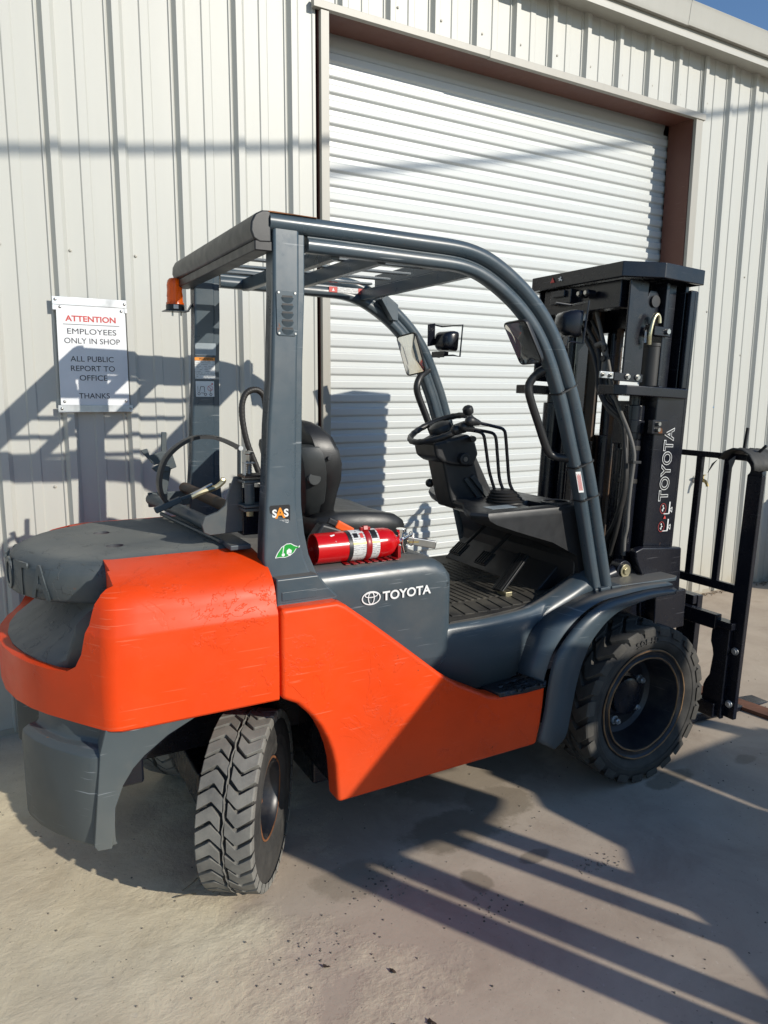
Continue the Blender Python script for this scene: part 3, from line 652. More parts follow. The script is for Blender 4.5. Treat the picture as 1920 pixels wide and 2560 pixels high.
# stickers on the inner face of the far pillar
yf = 0.4235
def lab(x0, x1, z0, z1, mat, name, dy=0.0, par=None):
    m = MB(); m.box(x0, x1, yf-0.0008-dy, yf+0.001, z0, z1); return m.build(name, M[mat], par or FK)
lab(-1.548,-1.462,1.806,1.855,'film','faded_label'); lab(-1.552,-1.468,1.709,1.797,'print','warning_label'); lab(-1.552,-1.468,1.784,1.797,'amberprint','warning_band',0.0008)
text('warning_word', 'WARNING', 0.012, (-1.505, yf-0.0022, 1.7905), (1,0,0), (0,0,1), M['black'], FK)
lab(-1.551,-1.474,1.636,1.700,'white','diagram_label')
m = MB(); ydg = yf-0.0016
for cx, cz, r in ((-1.539,1.648,0.006),(-1.512,1.646,0.006),(-1.489,1.645,0.006)):
    q = ellipse_ring(cx, cz, r, r, 0.002, ydg, 16); m.add(q.v, q.f)
for p, q_ in (((-1.543,1.655),(-1.543,1.680)),((-1.536,1.656),(-1.531,1.678)),((-1.531,1.678),(-1.516,1.677)),((-1.516,1.677),(-1.515,1.655)),((-1.530,1.652),(-1.517,1.651)),((-1.491,1.652),(-1.491,1.666))):
    m.bar((p[0],ydg,p[1]),(q_[0],ydg,q_[1]),0.0008,0.0018)
m.build('diagram_lines', M['black'], FK, sharp=0)
m = ellipse_ring(-1.491, 1.671, 0.0115, 0.0115, 0.0014, ydg, 24); m.bar((-1.499,ydg,1.679),(-1.483,ydg,1.663),0.0008,0.0016); m.prism([(-1.487,1.686),(-1.478,1.686),(-1.4825,1.694)], 'y', ydg-0.0004, ydg+0.0004); m.build('diagram_red', M['signred'], FK, sharp=0)

# --- overhead guard side rails and front legs (bent box section with a lower flange)
OUT = [(-1.552,2.187),(-1.30,2.184),(-1.05,2.179),(-0.90,2.176),(-0.819,2.168),(-0.745,2.149),(-0.671,2.116),(-0.60,2.074),(-0.540,2.030),(-0.475,1.970),(-0.417,1.898),(-0.365,1.810),(-0.324,1.72),(-0.289,1.637),(-0.235,1.48),(-0.181,1.317),(-0.118,1.085),(-0.055,0.851)]
pth = [(p.x, p.z) for p in smooth_path([(x,0,z) for x, z in OUT], 4)]
def rprof(a0, a1, y0, y1, r):
    return [(a0+r,y0),(a1-r,y0),(a1,y0+r),(a1,y1-r),(a1-r,y1),(a0+r,y1),(a0,y1-r),(a0,y0+r)]
m = MB(); m.sweep_xz(pth, rprof(0.0,0.050,-0.505,-0.440,0.014)); ra = m.build('guard_rail', M['rail'], FK, sharp=50)
pth2 = [p for p in pth if p[0] > -1.46]
m = MB(); m.sweep_xz(pth2, rprof(0.058,0.098,-0.494,-0.442,0.008)); m.sweep_xz(pth2, rprof(0.045,0.065,-0.484,-0.446,0.003)); rb = m.build('guard_rail_flange', M['rail'], ra, sharp=50)
ra2 = mirror_y(ra); rb2 = mirror_y(rb, parent=ra2); rb2.scale.y = 1
m = MB(); m.prism([(-1.556,2.190),(-1.540,2.1905),(-1.48,2.1892),(-1.40,2.1875),(-1.40,2.186),(-1.556,2.187)], 'y', -0.498, -0.452); m.build('rust_patch', M['rust'], ra)
for zt in (1.700, 1.415, 1.285):
    k = min(range(len(pth)), key=lambda i: abs(pth[i][1]-zt)); p0, p1 = pth[k], pth[k+1]; L_ = math.hypot(p1[0]-p0[0], p1[1]-p0[1]); u_ = ((p1[0]-p0[0])/L_*0.006, (p1[1]-p0[1])/L_*0.006)
    m = MB(); m.sweep_xz([p0, (p0[0]+u_[0], p0[1]+u_[1])], rprof(-0.0022,0.1005,-0.5075,-0.437,0.010)); m.build('cable_tie', M['plastic'], ra, sharp=30)
# roof
for x in (-1.318, -1.150):
    m = MB(); m.box(x-0.015, x+0.015, -0.452, 0.452, 2.078, 2.126); m.build('roof_crossbar', M['rail'], FK, 0.003)
m = MB(); m.box(-0.778,-0.748,-0.452,0.452,2.072,2.118); m.build('roof_front_bar', M['rail'], FK, 0.003)
for y in (-0.335,-0.17,0.0,0.17,0.335):
    m = MB(); m.box(-1.52,-0.779,y-0.016,y+0.016,2.1275,2.137); m.build('roof_bar', M['rail'], FK, 0.002)
m = MB(); m.box(-0.70,-0.640,-0.30,0.452,2.138,2.190); m.build('front_visor', M['rail'], FK, 0.004)
for s in (-1,):
    m = MB(); m.prism([(-0.66,2.10),(-0.60,2.06),(-0.60,1.985),(-0.63,1.99),(-0.69,2.08)], 'y', 0.40, 0.437); m.build('gusset', M['rail'], FK, 0.003)
m = MB(); m.box(-0.97,-0.86,-0.435,-0.39,2.085,2.105); m.build('lamp_bracket', M['plastic'], FK, 0.003)
yy = 0.4405
for x0, x1, mt in ((-0.935,-0.895,'signred'),(-0.894,-0.79,'print'),(-0.789,-0.755,'signred'),(-0.754,-0.645,'print')):
    m = MB(); m.box(x0, x1, yy-0.0012, yy+0.001, 2.100, 2.124); m.build('roof_label', M[mt], FK)
m = MB(); m.prism([(-0.922,2.105),(-0.908,2.105),(-0.915,2.119)], 'y', yy-0.002, yy-0.001); m.prism([(-0.779,2.105),(-0.765,2.105),(-0.772,2.119)], 'y', yy-0.002, yy-0.001); m.build('label_triangle', M['white'], FK, sharp=0)
# rear beam cover
m = MB(); m.prism([(-1.548,2.192),(-1.575,2.190),(-1.598,2.178),(-1.610,2.155),(-1.612,2.13),(-1.604,2.108),(-1.585,2.098),(-1.548,2.100)], 'y', -0.497, 0.505)
m.build('rear_beam', M['plastic'], FK, 0.006, 3, sharp=45)
m = MB(); m.box(-1.60,-1.545,-0.495,0.50,2.075,2.105); m.build('rear_beam_seal', M['black'], FK, 0.004)
# beacon
bc = empty('warning_beacon', FK); BX, BY = -1.612, 0.47
m = MB(); m.lathe([(0.033,2.015),(0.0315,2.035),(0.033,2.040),(0.0305,2.06),(0.031,2.083),(0.030,2.09),(0.027,2.102),(0.020,2.110),(0.008,2.113)], (BX,BY,0), (0,0,1), 28, cap=True); m.build('amber_lens', M['amber'], bc)
m = MB(); m.lathe([(0.037,1.984),(0.037,2.006)], (BX,BY,0), (0,0,1), 24, cap=True); m.build('beacon_base', M['plastic'], bc, 0.002)
m = MB(); m.lathe([(0.036,2.006),(0.036,2.016)], (BX,BY,0), (0,0,1), 24, cap=True); m.build('lens_collar', M['amber'], bc, 0.002)
m = MB(); m.box(BX-0.015,BX-0.014+0.018,BY-0.0385,BY-0.0365,1.988,2.004); m.build('maker_label', M['white'], bc)
m = MB(); m.box(-1.660,-1.562,BY-0.035,BY+0.035,1.979,1.9835); m.bar((-1.563,BY,1.981),(-1.520,BY,2.055),0.03,0.005); m.prism([(-1.528,2.035),(-1.502,2.065),(-1.500,2.098),(-1.532,2.10),(-1.536,2.06)], 'y', BY-0.014, BY-0.008); m.build('beacon_bracket', M['rail'], bc, 0.002)
m = MB(); m.cyl((BX-0.012,BY,1.979),(BX-0.012,BY,1.962),0.004,8); m.cyl((BX+0.022,BY,1.979),(BX+0.022,BY,1.964),0.004,8); m.build('beacon_studs', M['steel'], bc)
# front leg wiring
m = MB(); m.tube(smooth_path([(-0.745,-0.42,2.10),(-0.68,-0.425,2.085),(-0.60,-0.43,2.045),(-0.53,-0.435,1.985),(-0.50,-0.44,1.95)], 5), 0.006, 8); m.build('cable', M['hose'], FK)

# --- chassis hidden under the panels
m = MB(); m.box(-1.95,0.30,-0.20,0.20,0.40,0.74); m.box(-1.36,0.30,-0.33,0.33,0.22,0.74); m.box(-1.36,-0.90,-0.50,0.50,0.30,0.62); m.box(-0.92,0.25,-0.40,0.40,0.50,0.80); m.build('chassis', M['mast'], FK, 0.01)
m = MB(); m.cyl((-1.69,-0.33,0.30),(-1.69,0.33,0.30),0.055,14); m.box(-1.78,-1.60,-0.30,0.30,0.22,0.36); m.build('steer_axle', M['mast'], FK, 0.01)

# --- floor, step well, fender
m = MB(); m.box(-0.94,-0.10,-0.47,0.50,0.790,0.812); m.build('floor_plate', M['grey'], FK, 0.004)
m = MB(); m.prism([(-0.872,-0.485),(-0.72,-0.482),(-0.56,-0.462),(-0.45,-0.435),(-0.33,-0.40),(-0.20,-0.385),(-0.17,-0.30),(-0.17,0.46),(-0.872,0.46)], 'z', 0.811, 0.822)
mat_ = m.build('floor_mat', M['mat'], FK, 0.003)
m = MB()
for k in range(9):
    x = -0.80+k*0.060; y0 = -0.455+max(0, (x+0.6))*0.14
    m.obox((x, y0+0.075, 0.8235), (0.040, 0.12, 0.005), Matrix.Rotation(math.radians(-8), 3, 'Z'))
for k in range(22):
    x = -0.855+k*0.031
    m.box(x, x+0.017, -0.29, -0.04, 0.8215, 0.8255); m.box(x, x+0.017, 0.0, 0.30, 0.8215, 0.8255)
m.build('mat_ribs', M['mat'], mat_, 0.0015, 1)
def patch(name, curves, mat, n=6, thick=0.006, sub=True):
    rows = [smooth_path(c_, n) for c_ in curves]; m = MB()
    k = len(rows[0]); vs = [p for r in rows for p in r]
    m.add(vs, [(i*k+j, i*k+j+1, (i+1)*k+j+1, (i+1)*k+j) for i in range(len(rows)-1) for j in range(k-1)])
    o = m.build(name, mat, FK, sharp=60); s_ = o.modifiers.new('solid', 'SOLIDIFY'); s_.thickness = thick; s_.offset = 0
    return o
# cowl side between the floor ridge and the wheel arch
R_in = [(-1.10,-0.470,0.806),(-0.885,-0.470,0.814),(-0.711,-0.468,0.812),(-0.559,-0.450,0.812),(-0.467,-0.435,0.820),(-0.345,-0.405,0.845),(-0.224,-0.385,0.885),(-0.118,-0.385,0.930)]
R_top = [(-1.10,-0.492,0.806),(-0.885,-0.492,0.814),(-0.711,-0.490,0.810),(-0.559,-0.474,0.812),(-0.467,-0.462,0.820),(-0.345,-0.435,0.848),(-0.224,-0.420,0.890),(-0.120,-0.425,0.938)]
R_out = [(-1.10,-0.506,0.790),(-0.885,-0.506,0.797),(-0.711,-0.504,0.790),(-0.559,-0.490,0.794),(-0.467,-0.480,0.803),(-0.345,-0.458,0.832),(-0.224,-0.450,0.874),(-0.120,-0.466,0.92)]
Scv = [(-1.10,-0.513,0.62),(-0.90,-0.513,0.58),(-0.75,-0.511,0.553),(-0.61,-0.500,0.553),(-0.541,-0.490,0.585),(-0.470,-0.488,0.735),(-0.290,-0.488,0.822),(-0.115,-0.488,0.853)]
patch('cowl_side', [R_in, R_top, R_out, Scv], M['grey'])
m = MB(); m.prism([(-1.12,0.60),(-0.541,0.545),(-0.541,0.60),(-0.520,0.668),(-0.74,0.80),(-1.12,0.80)], 'y', -0.478, -0.45); m.build('step_well', M['grey'], FK, 0.006, 2)
# fender
L0 = [(-0.545,-0.486,0.565),(-0.541,-0.487,0.60),(-0.513,-0.488,0.668),(-0.479,-0.488,0.727),(-0.406,-0.488,0.780),(-0.312,-0.488,0.815),(-0.214,-0.488,0.842),(-0.102,-0.488,0.854),(0.10,-0.488,0.856),(0.26,-0.488,0.846)]
L1 = [(-0.500,-0.592,0.556),(-0.487,-0.592,0.60),(-0.459,-0.592,0.668),(-0.410,-0.592,0.730),(-0.348,-0.592,0.782),(-0.279,-0.592,0.822),(-0.197,-0.592,0.846),(-0.100,-0.592,0.852),(0.05,-0.575,0.853),(0.235,-0.560,0.846)]
patch('fender', [L0, L1], M['grey'])
F0 = [(-0.522,-0.596,0.318),(-0.496,-0.598,0.43),(-0.487,-0.600,0.52),(-0.475,-0.602,0.60),(-0.452,-0.604,0.668),(-0.404,-0.606,0.728),(-0.345,-0.607,0.779),(-0.277,-0.607,0.818),(-0.196,-0.606,0.843),(-0.100,-0.604,0.850),(0.05,-0.588,0.851),(0.225,-0.572,0.836)]
F1 = [(x+0.012 if z < 0.8 else x+0.004, y-0.016, z-0.008) for x, y, z in F0]
F2 = [(-0.465,-0.632,0.285),(-0.415,-0.636,0.330),(-0.396,-0.638,0.42),(-0.380,-0.640,0.52),(-0.356,-0.640,0.61),(-0.318,-0.640,0.69),(-0.270,-0.638,0.740),(-0.212,-0.634,0.780),(-0.140,-0.628,0.806),(-0.05,-0.622,0.818),(0.07,-0.606,0.822),(0.215,-0.590,0.816)]
patch('fender_lip', [F0, F1, F2], M['grey'], thick=0.008)
m = MB(); m.prism([(-0.16,-0.50),(0.30,-0.52),(0.33,-0.50),(0.33,-0.30),(-0.10,-0.30)], 'z', 0.846, 0.862); m.build('fender_top_plate', M['grey'], FK, 0.004)
m = MB(); m.lathe([(0.016,0.862),(0.016,0.864)], (0.20,-0.41,0), (0,0,1), 12, cap=True); m.build('plate_hole', M['black'], FK)
for x in (-0.112,-0.050):
    m = MB(); m.box(x-0.028,x+0.028,-0.512,-0.435,0.853,0.866); m.build('leg_foot', M['rail'], FK, 0.003)
m = MB(); m.prism([(-0.745,-0.505),(-0.52,-0.50),(-0.478,-0.585),(-0.50,-0.606),(-0.60,-0.612),(-0.715,-0.600)], 'z', 0.536, 0.557); stp = m.build('step_plate', M['plastic'], FK, 0.004)
c = MB()
for r_ in range(4):
    for k in range(6):
        x = -0.715+k*0.036+r_*0.006; y = -0.592+r_*0.023
        c.box(x, x+0.025, y, y+0.011, 0.546, 0.57)
bake(stp); cut(stp, c)

# --- seat
seat = empty('seat', FK)
def ring_back(z, cx, hw, th, n=20):
    pts = []
    for k in range(n):
        a = 2*math.pi*k/n; ca, sa = math.cos(a), math.sin(a)
        e_ = 0.45
        px = math.copysign(abs(ca)**e_, ca)*th; py = math.copysign(abs(sa)**0.6, sa)*hw
        px += 0.045*(abs(py)/0.24)**3 if ca > -0.2 else 0.0
        pts.append((cx+px, py, z))
    return pts
BK = ((1.165,-1.235,0.10,0.020),(1.18,-1.235,0.135,0.040),(1.22,-1.240,0.160,0.048),(1.28,-1.250,0.190,0.050),(1.34,-1.262,0.225,0.052),(1.40,-1.275,0.243,0.052),(1.45,-1.288,0.245,0.052),(1.50,-1.303,0.232,0.050),(1.535,-1.316,0.200,0.042),(1.553,-1.324,0.165,0.026),(1.558,-1.326,0.13,0.010))
m = MB(); m.loft([ring_back(z, cx+0.016, hw, th*0.72) for z, cx, hw, th in BK])
bk = m.build('backrest', M['vinyl'], seat, sharp=60)
def ring_shell(z, cx, hw, th):
    o_ = [(-th,-hw*0.80),(-th*0.86,-hw*0.93),(-th*0.45,-hw*0.985),(th*0.55,-hw*1.0),(th*0.62,-hw*0.94)]
    o_ = o_+[(x, -y) for x, y in o_[::-1]]
    return [(cx+x, y, z) for x, y in o_]
m = MB(); m.loft([ring_shell(z, cx, hw, th) for z, cx, hw, th in ((1.19,-1.262,0.115,0.022),(1.21,-1.262,0.145,0.044),(1.26,-1.266,0.178,0.050),(1.32,-1.276,0.212,0.054),(1.37,-1.287,0.236,0.056),(1.41,-1.296,0.246,0.056),(1.445,-1.305,0.246,0.055),(1.466,-1.310,0.238,0.048),(1.474,-1.312,0.222,0.030))])
m.build('back_shell', M['shell'], bk, 0.006, 2, sharp=45)
m = MB(); m.cyl((-1.30,-0.21,1.352),(-1.299,-0.2300,1.352),0.026,24); m.build('shell_cap', M['shell'], bk, 0.004)
m = MB(); m.cyl((-1.252,-0.240,1.425),(-1.252,-0.2545,1.425),0.008,10); m.build('shell_bolt', M['plastic'], bk, 0.002)
def ring_cush(x, hw, z0, z1, n=20):
    pts = []
    for k in range(n):
        a = 2*math.pi*k/n; ca, sa = math.cos(a), math.sin(a)
        y = math.copysign(abs(ca)**0.45, ca)*hw; z = (z0+z1)/2+math.copysign(abs(sa)**0.6, sa)*(z1-z0)/2
        if sa > 0.2: z += 0.018*(abs(y)/0.24)**4 - 0.012*(1-(y/0.24)**2)
        pts.append((x, y, z))
    return pts
m = MB(); m.loft([ring_cush(x, hw, z0, z1) for x, hw, z0, z1 in ((-1.285,0.18,1.13,1.19),(-1.27,0.21,1.11,1.215),(-1.20,0.228,1.100,1.228),(-1.10,0.238,1.095,1.222),(-1.02,0.240,1.095,1.213),(-0.96,0.236,1.095,1.200),(-0.925,0.226,1.095,1.178),(-0.905,0.205,1.10,1.152),(-0.898,0.17,1.112,1.135))])
cu_ = m.build('cushion', M['vinyl'], seat, sharp=60)
m = MB(); m.box(-1.30,-0.95,-0.20,0.20,1.075,1.105); m.build('seat_base', M['plastic'], seat, 0.01)
m = MB(); m.prism([(-1.345,1.14),(-1.30,1.20),(-1.20,1.165),(-1.08,1.115),(-1.08,1.085),(-1.345,1.085)], 'y', -0.300, -0.245); m.build('seat_hinge_cover', M['plastic'], seat, 0.014, 3)
m = MB(); m.cyl((-1.335,-0.305,1.150),(-1.335,-0.318,1.150),0.009,10); m.build('hinge_bolt', M['zinc'], seat)
m = MB(); m.bar((-1.245,-0.292,1.192),(-1.180,-0.292,1.155),0.018,0.032); bk2 = m.build('belt_buckle', M['buckle'], seat, 0.006, 3)
m = MB(); m.bar((-1.275,-0.29,1.207),(-1.238,-0.29,1.188),0.014,0.022); m.build('belt_stalk', M['plastic'], seat, 0.004)
m = MB(); m.box(-1.32,-1.10,0.235,0.285,1.08,1.16); m.build('hip_guard', M['plastic'], seat, 0.012)
# corrugated hose behind the seat
hp = smooth_path([(-1.47,-0.20,1.60),(-1.478,-0.20,1.648),(-1.505,-0.20,1.668),(-1.540,-0.20,1.655),(-1.556,-0.20,1.612),(-1.553,-0.20,1.55),(-1.538,-0.20,1.48),(-1.508,-0.20,1.40),(-1.48,-0.20,1.32),(-1.47,-0.20,1.22)], 14)
m = MB(); m.tube(hp, [0.0108+0.0004*math.sin(i*2.1) for i in range(len(hp))], 10); m.build('fuel_hose', M['hose'], FK, sharp=60)

# --- gas bottle carrier on the counterweight
gc = empty('gas_bottle_carrier', FK)
m = MB(); m.tube([(-1.755,0.40,1.222),(-1.715,0.10,1.218),(-1.695,-0.14,1.216),(-1.685,-0.30,1.215)], 0.024, 14); m.build('cradle_tube', M['bumper'], gc)
m = MB(); m.tube([(-1.62,0.40,1.262),(-1.600,0.10,1.255),(-1.585,-0.30,1.250)], 0.022, 14); m.build('cradle_tube', M['rustbar'], gc)
m = MB(); m.box(-1.77,-1.60,0.385,0.40,1.19,1.25); m.build('end_stop', M['bumper'], gc, 0.004)
m = MB(); m.prism([(-1.633,1.388),(-1.606,1.388),(-1.606,1.204),(-1.718,1.200),(-1.738,1.210),(-1.744,1.235),(-1.734,1.262),(-1.690,1.276),(-1.666,1.294),(-1.650,1.345)], 'y', -0.342, -0.330); m.build('swing_plate', M['bumper'], gc, 0.003)
m = MB(); m.box(-1.61,-1.52,-0.345,-0.20,1.19,1.35); m.build('swing_back_plate', M['mast'], gc, 0.004)
PX, PY = -1.597, -0.385
m = MB(); m.cyl((PX,PY,1.302),(PX,PY,1.375),0.0165,16); m.build('pivot_tube', M['bumper'], gc)
for z in (1.292, 1.372, 1.389): 
    m = MB(); m.prism([(PX-0.026,PY-0.024),(PX+0.02,PY-0.026),(PX+0.055,PY-0.02),(PX+0.055,PY+0.045),(PX-0.026,PY+0.045)], 'z', z, z+0.0085); m.build('pivot_lug', M['rustbar'] if z > 1.385 else M['bumper'], gc, 0.002)
m = MB(); m.prism([(PX-0.024,PY-0.022),(PX+0.05,PY-0.02),(PX+0.05,PY+0.045),(PX-0.024,PY+0.045)], 'z', 1.279, 1.289); m.build('pivot_lug', M['bumper'], gc, 0.002)
m = MB(); m.cyl((PX,PY,1.262),(PX,PY,1.279),0.012,6); m.build('pivot_nut', M['zinc'], gc)
m = MB(); m.lathe([(0.006,1.40),(0.006,1.432),(0.009,1.437),(0.009,1.462),(0.016,1.466),(0.016,1.472),(0.004,1.475)], (PX,PY,0), (0,0,1), 14, cap=True); m.build('latch_pin', M['steel'], gc)
sp = [(PX+0.009*math.cos(a), PY+0.009*math.sin(a), 1.400+0.033*a/(2*math.pi*6)) for a in (2*math.pi*6*k/90 for k in range(91))]
m = MB(); m.tube(sp, 0.0018, 6); m.build('latch_spring', M['steel'], gc)
m = MB(); m.box(PX-0.018,PX-0.014,PY-0.012,PY+0.012,1.395,1.440); m.box(PX-0.018,PX+0.016,PY-0.012,PY+0.012,1.434,1.438); m.build('latch_cage', M['galv'], gc, 0.001)
arc = smooth_path([(-1.765,0.02,1.245),(-1.795,0.02,1.30),(-1.797,0.02,1.355),(-1.775,0.02,1.418),(-1.728,0.02,1.465),(-1.672,0.02,1.492),(-1.610,0.02,1.494),(-1.555,0.02,1.478),(-1.503,0.02,1.452)], 6)
m = MB()
rings = []
for i, p in enumerate(arc):
    t = (arc[min(i+1, len(arc)-1)]-arc[max(i-1, 0)]).normalized(); nrm = Vector((-t.z, 0, t.x))
    rings.append([p+nrm*a+Vector((0,b_,0)) for a, b_ in ((-0.006,-0.026),(0.006,-0.026),(0.009,-0.016),(0.006,0.026),(-0.006,0.026))])
m.loft(rings); m.build('bottle_strap', M['plastic'], gc, sharp=40)
m = MB(); m.bar((-1.500,0.02,1.455),(-1.503,0.02,1.335),0.034,0.006,(1,0,0)); m.bar((-1.528,0.02,1.466),(-1.496,0.02,1.450),0.028,0.010); m.build('strap_hinge', M['bumper'], gc, 0.002)
m = MB(); m.cyl((-1.503,-0.012,1.452),(-1.503,0.045,1.452),0.009,12); m.build('hinge_pin', M['galv'], gc)
m = MB(); m.bar((-1.822,0.0,1.238),(-1.730,0.0,1.274),0.026,0.022); m.bar((-1.735,0.0,1.272),(-1.66,0.0,1.294),0.012,0.014); m.build('latch_body', M['bumper'], gc, 0.004)
m = MB(); m.tube(smooth_path([(-1.69,0.0,1.279),(-1.66,0.0,1.292),(-1.60,0.0,1.309),(-1.575,0.0,1.326),(-1.568,0.0,1.334),(-1.578,0.0,1.336)], 4), [0.010]*21, 8); m.build('latch_handle', M['zinc'], gc)
m = MB(); m.tube([(-1.70,0.0,1.283),(-1.612,0.0,1.322)], 0.006, 8); m.build('latch_rod', M['steel'], gc)
m = MB(); m.prism([(-1.81,1.43),(-1.782,1.437),(-1.775,1.41),(-1.73,1.425),(-1.688,1.418),(-1.672,1.36),(-1.70,1.35),(-1.715,1.38),(-1.76,1.372)], 'y', 0.29, 0.305); m.prism([(-1.770,1.36),(-1.735,1.375),(-1.70,1.37),(-1.70,1.345),(-1.755,1.345)], 'y', 0.285, 0.31); m.build('bottle_clamp', M['bumper'], gc, 0.003)
m = MB(); m.bar((-1.70,0.30,1.395),(-1.73,0.30,1.255),0.012,0.03,(1,0,0)); m.bar((-1.72,0.30,1.41),(-1.715,0.30,1.50),0.012,0.02,(1,0,0)); m.build('clamp_post', M['bumper'], gc, 0.003)
m = MB(); m.tube([(-1.742,0.279,1.178),(-1.676,-0.317,1.172)], 0.008, 8); m.build('carrier_rod', M['bumper'], gc)
m = MB(); m.box(-1.67,-1.60,-0.40,0.40,1.155,1.172); m.build('carrier_rail', M['grey'], gc, 0.004)

# --- dashboard, column, wheel, levers, pedals
def dring(z, back, xr, yw=0.42):
    # back: list of x for the driver's edge at given y
    ys = [-yw, -0.36, -0.25, -0.15, -0.05, 0.08, 0.18, 0.27, 0.35, yw]
    pts = [(b_, y, z) for y, b_ in zip(ys, back)]
    return pts + [(xr, yw, z), (xr, 0.0, z), (xr, -yw, z)]
edge = [-0.66,-0.705,-0.66,-0.595,-0.585,-0.58,-0.545,-0.50,-0.44,-0.36]
def edg(d, lim=9): return [min(x+d, -0.20) if True else x for x in edge]
m = MB(); m.loft([dring(0.885,[-0.172]*10,-0.052), dring(0.99,[-0.195]*10,-0.075), dring(1.06,[min(x+0.33,-0.22) for x in edge],-0.09), dring(1.12,[x+0.145 for x in edge],-0.105), dring(1.155,[x+0.045 for x in edge],-0.125), dring(1.175,[x+0.008 for x in edge],-0.135), dring(1.192,edge,-0.145), dring(1.203,[x+0.004 for x in edge],-0.165,0.415), dring(1.208,[x+0.02 for x in edge],-0.185,0.40)])
dash = m.build('dashboard', M['plastic'], FK, sharp=45)
c = MB(); c.lathe([(0.052,1.14),(0.058,1.25)], (-0.245,-0.335,0), (0,0,1), 24, cap=True); c.loft([[(-0.40,-0.325,1.165),(-0.33,-0.325,1.165),(-0.33,-0.245,1.165),(-0.40,-0.245,1.165)],[(-0.445,-0.37,1.23),(-0.315,-0.37,1.23),(-0.315,-0.215,1.23),(-0.445,-0.215,1.23)]])
cut(dash, c)
m = MB(); m.lathe([(0.050,1.205),(0.066,1.208),(0.066,1.214),(0.055,1.216),(0.050,1.212)], (-0.245,-0.335,0), (0,0,1), 24); m.build('cup_holder', M['plastic'], dash)
m = MB(); m.box(-0.60,-0.475,-0.365,-0.30,1.2085,1.2095); m.build('dash_label', M['film'], dash)
m = MB(); m.lathe([(0.085,1.20),(0.08,1.212),(0.085,1.216),(0.072,1.224),(0.077,1.228),(0.064,1.236),(0.069,1.240),(0.056,1.248),(0.060,1.252),(0.045,1.262),(0.02,1.266)], (0,0,0), (0,0,1), 24, cap=True); m.xf(lambda p: (p.x*0.95-0.425+(p.z-1.2)*-0.3, p.y*1.0-0.225, p.z)); m.build('lever_boot', M['hose'], dash, sharp=30)
m = MB(); m.prism([(-0.700,1.452),(-0.685,1.392),(-0.655,1.372),(-0.600,1.355),(-0.500,1.345),(-0.470,1.40),(-0.490,1.455),(-0.525,1.487)], 'y', -0.088, 0.088); col = m.build('column_shroud', M['plastic'], FK, 0.014, 3)
m = MB(); m.prism([(-0.640,1.375),(-0.600,1.22),(-0.580,1.165),(-0.40,1.165),(-0.375,1.225),(-0.49,1.43),(-0.52,1.46)], 'y', -0.066, 0.066); m.build('steering_column', M['plastic'], FK, 0.012, 3)
m = MB(); m.prism([(-0.505,1.30),(-0.485,1.31),(-0.395,1.215),(-0.41,1.20)], 'y', -0.074, -0.064); m.prism([(-0.535,1.29),(-0.52,1.30),(-0.44,1.205),(-0.455,1.195)], 'y', -0.074, -0.064); m.build('column_ribs', M['shell'], FK, 0.003)
m = MB(); m.cyl((-0.558,-0.085,1.383),(-0.558,-0.112,1.383),0.026,18); m.build('ignition_barrel', M['plastic'], col, 0.004)
m = MB(); m.cyl((-0.558,-0.112,1.383),(-0.558,-0.1145,1.383),0.010,14); m.build('ignition_lock', M['steel'], col)
m = MB(); m.cyl((-0.512,-0.085,1.468),(-0.528,-0.125,1.468),0.013,12); m.build('stalk_knob', M['plastic'], col, 0.003)
m = MB(); m.sphere((-0.60,0.10,1.26),0.020); m.bar((-0.60,0.10,1.26),(-0.56,0.07,1.27),0.012,0.012); m.build('brake_knob', M['plastic'], dash)
m = MB(); m.box(-0.415,-0.345,0.12,0.126,1.375,1.448); m.build('data_plate', M['film'], dash)
m = MB(); m.bar((-0.38,0.123,1.38),(-0.38,0.123,1.20),0.006,0.012,(1,0,0)); m.build('plate_stem', M['plastic'], dash)
sw = empty('steering_wheel', FK)
wc = Vector((-0.615,0.0,1.508)); wn_ = Vector((-0.40,0.0,0.917)).normalized(); wu = Vector((0.917,0,0.40)); wv = Vector((0,1,0)); WR = 0.150
m = MB(); n = 72; rings = []
for k in range(n):
    a = 2*math.pi*k/n; d = wu*math.cos(a)+wv*math.sin(a); cc = wc+d*(WR-0.013); r_ = 0.013+0.0009*math.cos(a*24)
    rings.append([cc+(d*math.cos(b_)+wn_*math.sin(b_))*r_ for b_ in (2*math.pi*q/10 for q in range(10))])
rings.append(rings[0]); m.loft(rings, False); m.build('wheel_rim', M['plastic'], sw, sharp=60)
m = MB()
for a in (math.radians(195), math.radians(75), math.radians(-45)):
    d = wu*math.cos(a)+wv*math.sin(a); m.bar(wc-wn_*0.012, wc+d*(WR-0.015)-wn_*0.002, 0.030, 0.010, wn_)
m.build('wheel_spokes', M['plastic'], sw, 0.003)
m = MB(); m.lathe([(0.036,-0.06),(0.040,-0.02),(0.052,-0.008),(0.052,0.004),(0.046,0.016),(0.03,0.023),(0.006,0.026)], wc, wn_, 24, cap=True); m.build('wheel_hub', M['plastic'], sw)
kd = wu*math.cos(-0.62)+wv*math.sin(-0.62); kp = wc+kd*(WR-0.014)
m = MB(); m.lathe([(0.010,0.0),(0.010,0.016),(0.020,0.022),(0.024,0.036),(0.022,0.050),(0.012,0.058),(0.003,0.060)], kp, wn_, 16, cap=True); m.build('spinner_knob', M['plastic'], sw)
